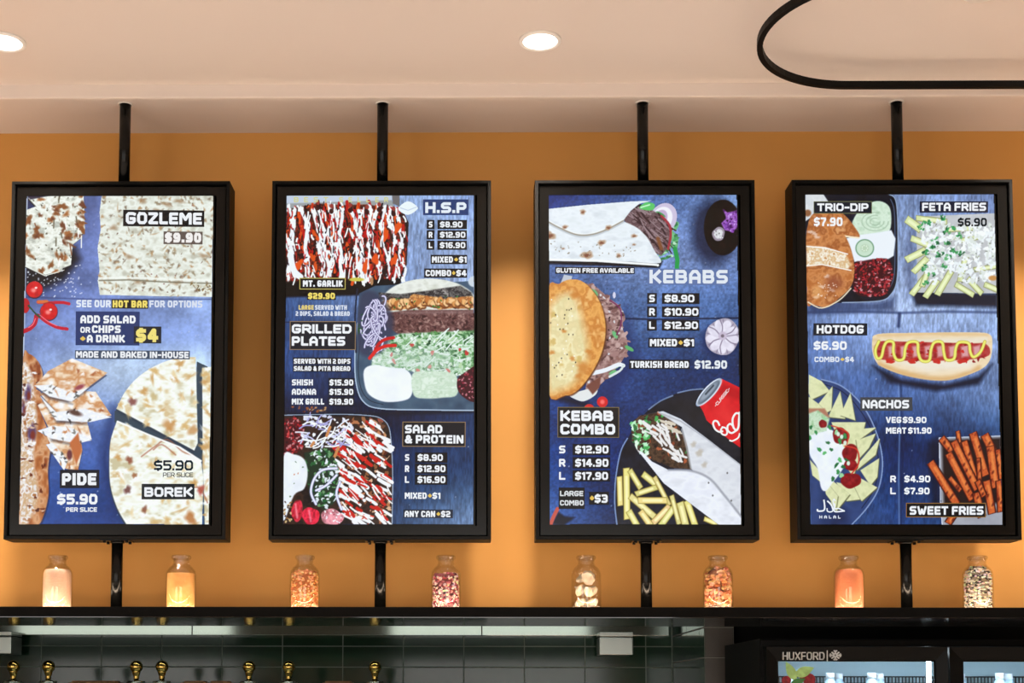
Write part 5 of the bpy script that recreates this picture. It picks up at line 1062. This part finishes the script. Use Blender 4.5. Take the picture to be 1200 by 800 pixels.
# ------------------------------------------------------------------ jars on the shelf
JR, JH = .0418, .1525
OUT = [(0, 0), (.036, 0), (.0405, .003), (.0415, .008), (.0418, .05), (.0412, .098), (.0395, .108), (.033, .118), (.0258, .1245), (.0228, .130), (.0225, .140), (.0262, .1435), (.0272, .147), (.0262, .1505), (.0235, .1515)]
INN = [(.0205, .150), (.0198, .141), (.0202, .130), (.0235, .1225), (.031, .1155), (.0372, .1065), (.0388, .098), (.0394, .05), (.039, .009), (.036, .0055), (0, .005)]
jar_mesh = None
def inner_r(z):
    pr = sorted((b, a) for a, b in INN); return float(np.interp(z, [p[0] for p in pr], [p[1] for p in pr]))
def fill_solid(top, seed, dip=.0):
    bm = bmesh.new(); rr = np.random.RandomState(seed); g = .0004
    prof = [(0, .0053)] + [(inner_r(z) - g, z) for z in np.linspace(.0062, top, 22)] + [((inner_r(top) - g) * k, top + dip * (1 - k)) for k in (.8, .5, .25)] + [(0, top + dip)]
    return lathe(bm, prof, 40)
def fill_pieces(top, seed, n, sz, cols, core, aspect=(1, .8, .7), lumpy=0.0):
    """pieces packed against the glass round a dark core, one mesh with its own colours"""
    rr = random.Random(seed); V, Fc, Cc = [], [], []
    b0 = bmesh.new(); bmesh.ops.create_icosphere(b0, subdivisions=1 if not lumpy else 2, radius=1)
    bv = [v.co.copy() for v in b0.verts]; bf = [[v.index for v in f.verts] for f in b0.faces]; b0.free()
    # core
    cb = bmesh.new(); lathe(cb, [(0, .0056)] + [(max(.002, inner_r(z) - sz * 1.1), z) for z in np.linspace(.006, top - sz, 14)] + [(0, top - sz * .5)], 24)
    cb.verts.index_update(); V = [tuple(v.co) for v in cb.verts]; Fc = [[v.index for v in f.verts] for f in cb.faces]; Cc = [core] * len(Fc); cb.free()
    for k in range(n):
        z = rr.uniform(.0055 + sz, top - sz * .6); a = rr.uniform(0, 2 * math.pi)
        s = sz * rr.uniform(.8, 1.15); R = inner_r(z) - s * max(aspect) * .98
        if z > top - 2.2 * sz: R *= math.sqrt(rr.random())
        R = max(R, 0)
        q = Matrix.Rotation(rr.uniform(0, 6.28), 3, 'Z') @ Matrix.Rotation(rr.uniform(-1, 1), 3, 'X')
        lim = inner_r(z) - .0002
        off = len(V)
        for v in bv:
            kx = 1 + lumpy * math.sin(7 * v.x + k) * math.cos(6 * v.y + 2 * k)
            p = q @ Vector((v.x * aspect[0] * kx, v.y * aspect[1] * kx, v.z * aspect[2] * kx)) * s
            x, y, zz = R * math.cos(a) + p.x, R * math.sin(a) + p.y, max(z + p.z, .0055)
            rad = math.hypot(x, y); lim = inner_r(zz) - .0003
            if rad > lim: x *= lim / rad; y *= lim / rad
            V.append((x, y, zz))
        c = rr.choice(cols); c = tuple(min(255, max(0, ch * rr.uniform(.86, 1.1))) for ch in c)
        for f in bf: Fc.append([off + i for i in f]); Cc.append(c)
    return V, Fc, Cc
def attr_obj(name, V, Fc, Cc, m, loc):
    me = bpy.data.meshes.new(name); me.from_pydata(V, [], Fc); me.update()
    at = me.attributes.new('pixels', 'FLOAT_COLOR', 'FACE'); rgba = np.ones((len(Cc), 4), np.float32); rgba[:, :3] = s2l(Cc); at.data.foreach_set('color', rgba.ravel())
    me.polygons.foreach_set('use_smooth', [True] * len(me.polygons)); me.materials.append(m)
    o = bpy.data.objects.new(name, me); COL.objects.link(o); o.location = (loc[0], loc[1], loc[2] + EYE); return o
def glow(m):
    b = m.node_tree.nodes['Principled BSDF']; b.inputs['Subsurface Weight'].default_value = .55; b.inputs['Subsurface Radius'].default_value = (1, .75, .5); b.inputs['Subsurface Scale'].default_value = .010
M['pieces'] = attr_mat('dry_pieces'); glow(M['pieces']); glow(M['garlic'])
JL = [('clear glass jar of pale pinkish granules, first from the left on the shelf', 'pale pinkish fine granules filling the first jar from the left'),
      ('clear glass jar of pale yellow powder, second from the left on the shelf', 'pale yellow powder filling the second jar from the left'),
      ('clear glass jar of orange brown pulses, left of the pole under the second screen', 'orange brown pulses filling the third jar from the left'),
      ('clear glass jar of red and cream speckled beans on the black shelf', 'red, cream and dark speckled beans filling the fourth jar'),
      ('clear glass jar of white garlic bulbs on the black shelf', None),
      ('clear glass jar of brown shelled nuts under the kebabs screen', 'brown wrinkled nuts filling the sixth jar from the left'),
      ('clear glass jar of fine salmon orange grains, left of the pole under the fourth screen', 'fine salmon orange grains filling the seventh jar'),
      ('clear glass jar of black and white striped seeds, rightmost on the shelf', 'black and white striped seeds filling the rightmost jar')]
jar0 = None
for k, x in enumerate(JAR_X):
    zb = Z_SHELF + .0012
    t = thing('glass_jar', (x, Y_JAR, zb), JL[k][0], 'jar', 'glass jars on the shelf')
    if jar0 is None:
        jar0 = t; bm = bmesh.new(); lathe(bm, OUT + INN, 48); obj('jar_body', bm, M['glass'], t)
        bm = bmesh.new(); lathe(bm, [(.0232, .1395), (.0262, .1428), (.0276, .147), (.0262, .1512), (.0232, .1528), (.0212, .1512), (.0205, .146), (.021, .141)], 48, close=True)
        obj('jar_lip', bm, M['glass'], t)
    else:
        for c in jar0.children: copy_part(c, t)
    loc = (x, Y_JAR, zb); st = None
    if k in (0, 1, 6):
        cols = {0: ((232, 200, 178), (212, 172, 146)), 1: ((222, 172, 108), (214, 160, 94)), 6: ((222, 142, 102), (196, 112, 72))}[k]
        mm = mat('jar_fill', cols[0], .85, spec=.15, rgb2=cols[1], nscale=420 if k != 1 else 60, bump=.5 if k != 1 else .15, bscale=600); glow(mm)
        st = obj('dry_granules' if k != 1 else 'yellow_powder', fill_solid({0: .112, 1: .101, 6: .113}[k], k, .004), mm, loc=loc)
    elif k == 2: st = attr_obj('dry_pulses', *fill_pieces(.112, 3, 760, .0044, [(226, 158, 100), (206, 130, 70), (236, 176, 124), (184, 104, 52)], (170, 96, 44)), M['pieces'], loc)
    elif k == 3: st = attr_obj('speckled_beans', *fill_pieces(.106, 4, 560, .0056, [(196, 96, 104), (236, 206, 184), (150, 52, 70), (226, 160, 150), (86, 34, 44), (240, 216, 200)], (120, 50, 56), (1.25, .8, .7)), M['pieces'], loc)
    elif k == 5: st = attr_obj('shelled_nuts', *fill_pieces(.122, 6, 300, .0088, [(206, 134, 86), (230, 170, 124), (164, 92, 48), (222, 154, 104)], (120, 66, 34), (1.1, .8, .7), .18), M['pieces'], loc)
    elif k == 7: st = attr_obj('striped_seeds', *fill_pieces(.128, 8, 760, .0066, [(236, 222, 204), (230, 214, 194), (240, 230, 216), (54, 44, 38), (222, 206, 186), (236, 224, 208), (34, 28, 26)], (150, 132, 114), (1.3, .55, .4)), M['pieces'], loc)
    if st: tag(st, JL[k][1], 'jar filling', None, 'stuff')
    if k == 4:      # whole garlic bulbs stacked in the jar
        def bulb(R, seed):
            bm = bmesh.new(); rings = []; seg = 36
            prof = [(.10, -.62), (.55, -.58), (.9, -.32), (1, 0), (.9, .34), (.62, .6), (.33, .78), (.18, .95), (.15, 1.15), (.1, 1.3)]
            for r_, z in prof:
                ring = []
                for i in range(seg):
                    a = 2 * math.pi * i / seg; d = 1 + .055 * math.cos(a * 8 + seed) * (1 if r_ > .3 else .2)
                    ring.append(bm.verts.new((R * r_ * d * math.cos(a), R * r_ * d * math.sin(a), R * z * .82)))
                rings.append(ring)
            for a_, b_ in zip(rings, rings[1:]):
                for i in range(seg):
                    f = bm.faces.new((a_[i], a_[(i + 1) % seg], b_[(i + 1) % seg], b_[i])); f.smooth = True
            bm.faces.new(rings[0][::-1]); bm.faces.new(rings[-1]); return bm
        b0 = None
        for (bx, by, bz, R, rx, ry) in ((-.0165, -.006, .0205, .0165, .5, .3), (.0165, -.009, .0205, .0165, -.4, .3), (.0, .018, .021, .0165, .3, .2), (-.0165, -.003, .0555, .018, .9, -.5), (.0165, .006, .0535, .0175, -.5, .6), (.005, -.0175, .0500, .0155, 1.2, .2), (.005, -.010, .0900, .0210, 1.35, .25), (-.013, .013, .0870, .0150, .3, .1)):
            if b0 is None: g = obj('garlic_bulb', bulb(.0185, 1), M['garlic']); b0 = g
            else: g = b0.copy(); COL.objects.link(g)
            g.location = (x + bx, Y_JAR + by, zb + bz + EYE); g.rotation_euler = (rx, ry, bx * 90); g.scale = (R / .0185,) * 3
            tag(g, 'whole white garlic bulb inside the glass jar on the shelf', 'garlic', 'garlic bulbs in the jar')

M['added_lamp'] = mat('added_batten_diffuser', (245, 250, 245), .5, emit=(.93, 1, .93), estr=KITCHEN_L)  # glow of an unseen batten, added to brighten the tiles and brass
kl = thing('added_batten', (-.6, 4.9, 1.3), 'unseen batten light added on the kitchen ceiling, hidden above the opening', 'ceiling light')
obj('lamp_body', B(-1.5, 1.5, -.05, .05, -.03, 0, bev=.004), M['white'], kl); obj('lamp_cover', B(-1.48, 1.48, -.04, .04, -.06, -.03, bev=.008), M['added_lamp'], kl)
M['rail_reflection'] = mat('rail_reflection_diffuser', (240, 248, 240), .5, emit=(.95, 1, .93), estr=.95)
for xa, xb, wh in ((-2.62, -1.36, 'left'), (-.44, .72, 'middle')):  # unseen glowing panels, placed so the steel rail reflects white
    pl = thing('rail_reflection_panel', ((xa + xb) / 2, Y_WALL + .1, .385), 'unseen glowing panel added on the kitchen side of the orange wall, %s of the opening' % wh, 'added light', 'added kitchen light panels')
    hw = (xb - xa) / 2
    obj('lamp_body', B(-hw, hw, 0, .03, -.065, .065, bev=.004), M['white'], pl); obj('lamp_cover', B(-hw + .01, hw - .01, .03, .05, -.06, .06, bev=.004), M['rail_reflection'], pl)
# ------------------------------------------------------------------ kitchen: steel rail, fittings, brass posts
SC = 6.1 / 4.4
rail = thing('steel_rail', (-1.93, 6.10, .292), 'long brushed steel rail fixed across the dark green kitchen tiles', 'rail')
for a, b in ((-.42, .715), (.7165, 2.0), (2.0015, 2.828)):
    obj('rail_length', B(a, b, 0, .10, -.0235, .0235, bev=.002), M['steel'], rail)
b1 = obj('control_box', B(-.075, .0, -.05, .048, -.062, .048, bev=.005), M['steel2'], loc=(.659, 6.098, .2135), label=None)
bm = bmesh.new(); box(bm, -.073, .073, -.05, .098, -.083, -.006, bev=.004); box(bm, -.073, .073, -.05, .098, -.003, .016, bev=.003)
bpy.data.objects.remove(b1, do_unlink=True)
fx = obj('steel_fitting', bm, M['steel2'], loc=(.6545, 6.05, .2635)); fx.location.y = 6.05; tag(fx, 'small square steel fitting hung below the rail, near the tiled corner', 'fitting')
fx2 = fx.copy(); COL.objects.link(fx2); fx2.location.x = -2.058; tag(fx2, 'small square steel fitting below the rail at the far left edge', 'fitting')
YK = 5.55
bench = thing('steel_cabinet', (0, YK, -EYE), 'low steel back-bar cabinet under the brass posts, below the dark green tiles', 'cabinet')
obj('cabinet_body', B(-2.6, .1, -.25, .45, .0, EYE + .047, bev=.004), M['steel2'], bench)
KX = ((16, 773.2), (57, 774), (160, 773.2), (190, 774.6), (292, 774.4), (338.5, 774.6), (439.5, 776))
ORD = ('first', 'second', 'third', 'fourth', 'fifth', 'sixth', 'seventh')
k0 = None
for k, (px, py) in enumerate(KX):
    d = RC.transposed() @ Vector(((px - PPX) / F_PX, 1, (PPY - py) / F_PX)); d *= YK / d.y
    lab = 'brass ball-topped post, %s from the left in front of the dark green tiles' % ORD[k]
    t = thing('brass_post', (d.x, YK, .047), lab, 'post', 'brass ball-topped posts')
    if k0 is None:
        k0 = t; R = .0258; zt = d.z - .047; zc_ = zt - R
        bm = bmesh.new(); bmesh.ops.create_uvsphere(bm, u_segments=32, v_segments=20, radius=R, matrix=Matrix.Translation((0, 0, zc_)))
        obj('ball', bm, M['brass'], t, smooth=True)
        bm = bmesh.new(); lathe(bm, [(0, .012), (.0105, .012), (.0095, .03), (.0105, zc_ - .05), (.0125, zc_ - .046), (.0105, zc_ - .042), (.013, zc_ - .034), (.017, zc_ - .022), (.0165, zc_ - .015), (0, zc_ - .01)], 24)
        obj('stem', bm, M['brass'], t)
        bm = bmesh.new(); lathe(bm, [(0, 0), (.036, 0), (.036, .009), (.033, .0125), (0, .0125)], 32)
        obj('base_plate', bm, M['steel'], t, label='steel base plate')
    else:
        for c in k0.children: copy_part(c, t)
for k, px in enumerate((108, 226, 256, 395)):
    d = RC.transposed() @ Vector(((px - PPX) / F_PX, 1, (PPY - 797) / F_PX)); d *= (YK - .05) / d.y
    w_ = (.098, .05, .045, .06)[k]
    bm = bmesh.new(); box(bm, -w_, w_, -.04, .06, 0, .0065, bev=.002); box(bm, -w_ + .01, w_ - .01, -.03, .05, .0065, .0125, bev=.002)
    o = obj('timber_tray', bm, M['wood'], loc=(d.x, YK, .047))
    tag(o, ('long brown tray', 'short brown tray', 'small brown tray', 'brown tray')[k] + (' between the second and third brass posts', ' between the fourth and fifth brass posts, nearer the fourth', ' just left of the fifth brass post', ' left of the seventh brass post')[k], 'tray', 'brown trays among the brass posts')

# ------------------------------------------------------------------ glass-door fridge
FX, FY, FZ = .978, 4.60, .193
fr = thing('glass_door_fridge', (FX, FY, -EYE), 'black two-door glass-fronted drinks fridge at lower right', 'fridge')
FH = FZ + EYE; FW = 1.235
bm = bmesh.new()
box(bm, 0, .03, 0, .62, .08, FH, bev=.003); box(bm, FW - .03, FW, 0, .62, .08, FH, bev=.003)
box(bm, .03, FW - .03, 0, .62, FH - .03, FH, bev=.002); box(bm, .03, FW - .03, .58, .62, .08, FH - .03); box(bm, .03, FW - .03, 0, .62, .08, .14)
for x in (.05, FW - .1):
    for y in (.05, .52): box(bm, x, x + .05, y, y + .05, 0, .08)
obj('cabinet', bm, M['black_matte'], fr)
obj('header_strip', B(.005, FW - .005, -.006, .0, FH - .026, FH - .004, bev=.002), M['fridge'], fr)
bm = bmesh.new(); box(bm, .031, FW - .031, .572, .58, .141, FH - .031)
obj('liner', bm, M['fridge_in'], fr, label='pale blue inner back wall of the fridge')
for x in (.566, FW - .055):
    obj('strip_light', B(x, x + .012, .03, .045, .16, FH - .04, bev=.003), M['fridge_lamp'], fr, label='lit strip inside the fridge')
obj('strip_light', B(.05, FW - .05, .06, .10, FH - .045, FH - .031, bev=.003), M['fridge_lamp'], fr, label='unseen lit strip added under the fridge roof')  # unseen strip, added to brighten the fridge inside
bm = bmesh.new()
zs = FH - .24
for z_ in (zs, zs - .33):
    for i in range(60): tube(bm, (.04 + i * (FW - .08) / 59, .08, z_), (.04 + i * (FW - .08) / 59, .56, z_), .0016, seg=6)
    for y in (.08, .32, .56): tube(bm, (.035, y, z_), (FW - .035, y, z_), .003, seg=6)
obj('wire_shelf', bm, M['wire'], fr)
bm = bmesh.new()   # wire rack against the back wall
for i in range(90): tube(bm, (.05 + i * (FW - .1) / 89, .565, FH - .20), (.05 + i * (FW - .1) / 89, .565, FH - .118), .0024, seg=6)
for z_ in (FH - .118, FH - .142, FH - .168): tube(bm, (.04, .565, z_), (FW - .04, .565, z_), .0028, seg=6)
obj('back_rack', bm, M['wire'], fr)
GLX = ((1.027, 1.550), (1.637, 2.150)); DX = ((.990, 1.586), (1.592, 2.205)); ZG = .1217; ZD = .1645
for k in range(2):
    a, b = DX[k][0] - FX, DX[k][1] - FX; g0, g1 = GLX[k][0] - FX, GLX[k][1] - FX; zt, zg = ZD + EYE, ZG + EYE
    dm = bmesh.new()
    def prism(p):      # mitred frame member with a raised outer edge
        f_ = [dm.verts.new((x, -.045 if o_ else -.036, z)) for x, z, o_ in p]; b_ = [dm.verts.new((x, -.008, z)) for x, z, o_ in p]
        dm.faces.new(f_); dm.faces.new(b_[::-1])
        for i in range(4): dm.faces.new((f_[i], b_[i], b_[(i + 1) % 4], f_[(i + 1) % 4]))
    O = [(a, .15), (b, .15), (b, zt), (a, zt)]; I = [(g0, .20), (g1, .20), (g1, zg), (g0, zg)]
    for i in range(4):
        j = (i + 1) % 4; prism([(*O[i], 1), (*O[j], 1), (*I[j], 0), (*I[i], 0)])
    d_ = obj('door', dm, M['fridge'], fr)
    obj('door_glass', B(g0 - .01, g1 + .01, -.026, -.020, .19, zg + .01), M['door_glass'], d_)
    gb = bmesh.new(); frame_ring(gb, g0 - .001, g1 + .001, .199, zg + .001, .006, -.030, -.026); obj('gasket', gb, M['black_gloss'], d_)
    if k == 0:
        fl = Flat()
        def to(px, py): return ((px - 893) / 215 * (DX[0][1] - DX[0][0]) + a + .003, zg + (773 - py) * .00283)
        fl.text('HUXFORD', *to(911.5, 763.6), *to(960.5, 773), (200, 200, 198), wt=.17) if False else None
        V, Fc = [], []
        t2 = Flat(); t2.text('HUXFORD', 911.5, 764, 961, 773, 0, wt=.13, gap=1.1)
        t2.rect(964, 762, 964.7, 774.5, 0)
        cx, cy = 974, 767.6
        for q in range(8):
            an = q * math.pi / 4; c_, s_ = math.cos(an), math.sin(an); L_ = 7.0 if q % 2 == 0 else 6.3
            t2.stroke([(cx + 1.1 * c_, cy + 1.1 * s_), (cx + L_ * c_, cy + L_ * s_ * .82)], 1.5, 0, cap=False)
            if q % 2 == 0:
                mx, my = cx + L_ * .66 * c_, cy + L_ * .66 * s_ * .82
                for sg in (-1, 1): t2.stroke([(mx, my), (mx + 2.6 * math.cos(an + sg * .85), my + 2.6 * math.sin(an + sg * .85))], 1.2, 0, cap=False)
        pts = [to(p[0], p[1]) for p in t2.v]
        V = [(p[0], -.0462, p[1]) for p in pts]
        lg = bmesh.new()
        vv = [lg.verts.new(p) for p in V]
        for f in t2.f: lg.faces.new([vv[i] for i in f])
        rs = bmesh.ops.extrude_face_region(lg, geom=lg.faces[:])
        bmesh.ops.translate(lg, verts=[e for e in rs['geom'] if isinstance(e, bmesh.types.BMVert)], vec=(0, .0075, 0))
        obj('lettering', lg, M['logo'], d_, label='pale printed maker lettering and snowflake on the door')
        def leaf(cx, cy, L_, W_, ang, name, m, y):
            up, dn = [], []
            for i in range(17):
                t_ = i / 16; h_ = W_ * math.sin(math.pi * t_ ** .8) * .5
                x_, u_ = L_ * t_, h_
                ca, sa = math.cos(ang), math.sin(ang)
                up.append(to(cx + x_ * ca - u_ * sa, cy + x_ * sa + u_ * ca)); dn.append(to(cx + x_ * ca + u_ * sa, cy + x_ * sa - u_ * ca))
            lb = bmesh.new(); pts_ = up + dn[::-1][1:-1]
            f_ = lb.faces.new([lb.verts.new((p[0], y, p[1])) for p in pts_])
            rs_ = bmesh.ops.extrude_face_region(lb, geom=[f_]); bmesh.ops.translate(lb, verts=[e for e in rs_['geom'] if isinstance(e, bmesh.types.BMVert)], vec=(0, .0006, 0))
            lo_ = obj(name, lb, m, d_, label='printed green leaf on the glass')
        leaf(927, 791, 25, 12, -.38, 'printed_leaf', M['leaf'], -.0272)
        leaf(928, 797, 25, 11, -2.05, 'printed_leaf', M['leaf'], -.0276)
        leaf(921, 803, 20, 9, -.42, 'printed_leaf', M['leaf_dark'], -.0280)
        for (bx, by, br) in ((944, 796, 7.5), (917, 797, 5.5), (936, 792, 4)):
            bb = bmesh.new(); c0 = to(bx, by); r_ = br * .00277
            tube(bb, (c0[0], -.0268, c0[1]), (c0[0], -.0262, c0[1]), r_, seg=24); obj('printed_berry', bb, M['berry'], d_, label='printed red berry on the glass')
# bottles standing on the top wire shelf
bt0 = None
PB = [(.085, .30), (.150, .18), (.215, .30), (.285, .20), (.350, .33), (.42, .17), (.485, .30), (.72, .25), (.79, .35), (.87, .2), (.94, .3), (1.03, .22), (1.11, .33)]
for k, (x, y) in enumerate(PB):
    side = 'left' if x < .6 else 'right'
    lab = 'white-capped plastic bottle on the top shelf behind the %s fridge door' % side
    zb = FZ - .24 + .0032
    t = thing('plastic_bottle', (FX + x, FY + y, zb), lab, 'bottle', 'bottles behind the %s fridge door' % side)
    hgt = .136
    if bt0 is None:
        bt0 = t
        bm = bmesh.new(); lathe(bm, [(0, 0), (.024, 0), (.027, .004), (.027, .07), (.024, .085), (.013, .105), (.012, .112), (0, .112)], 24); obj('bottle_body', bm, M['bottle'], t)
        bm = bmesh.new(); lathe(bm, [(0, .107), (.0145, .107), (.0145, .125), (.0135, .127), (0, .127)], 20); obj('cap', bm, M['cap'], t)
    else:
        for c in bt0.children: copy_part(c, t)
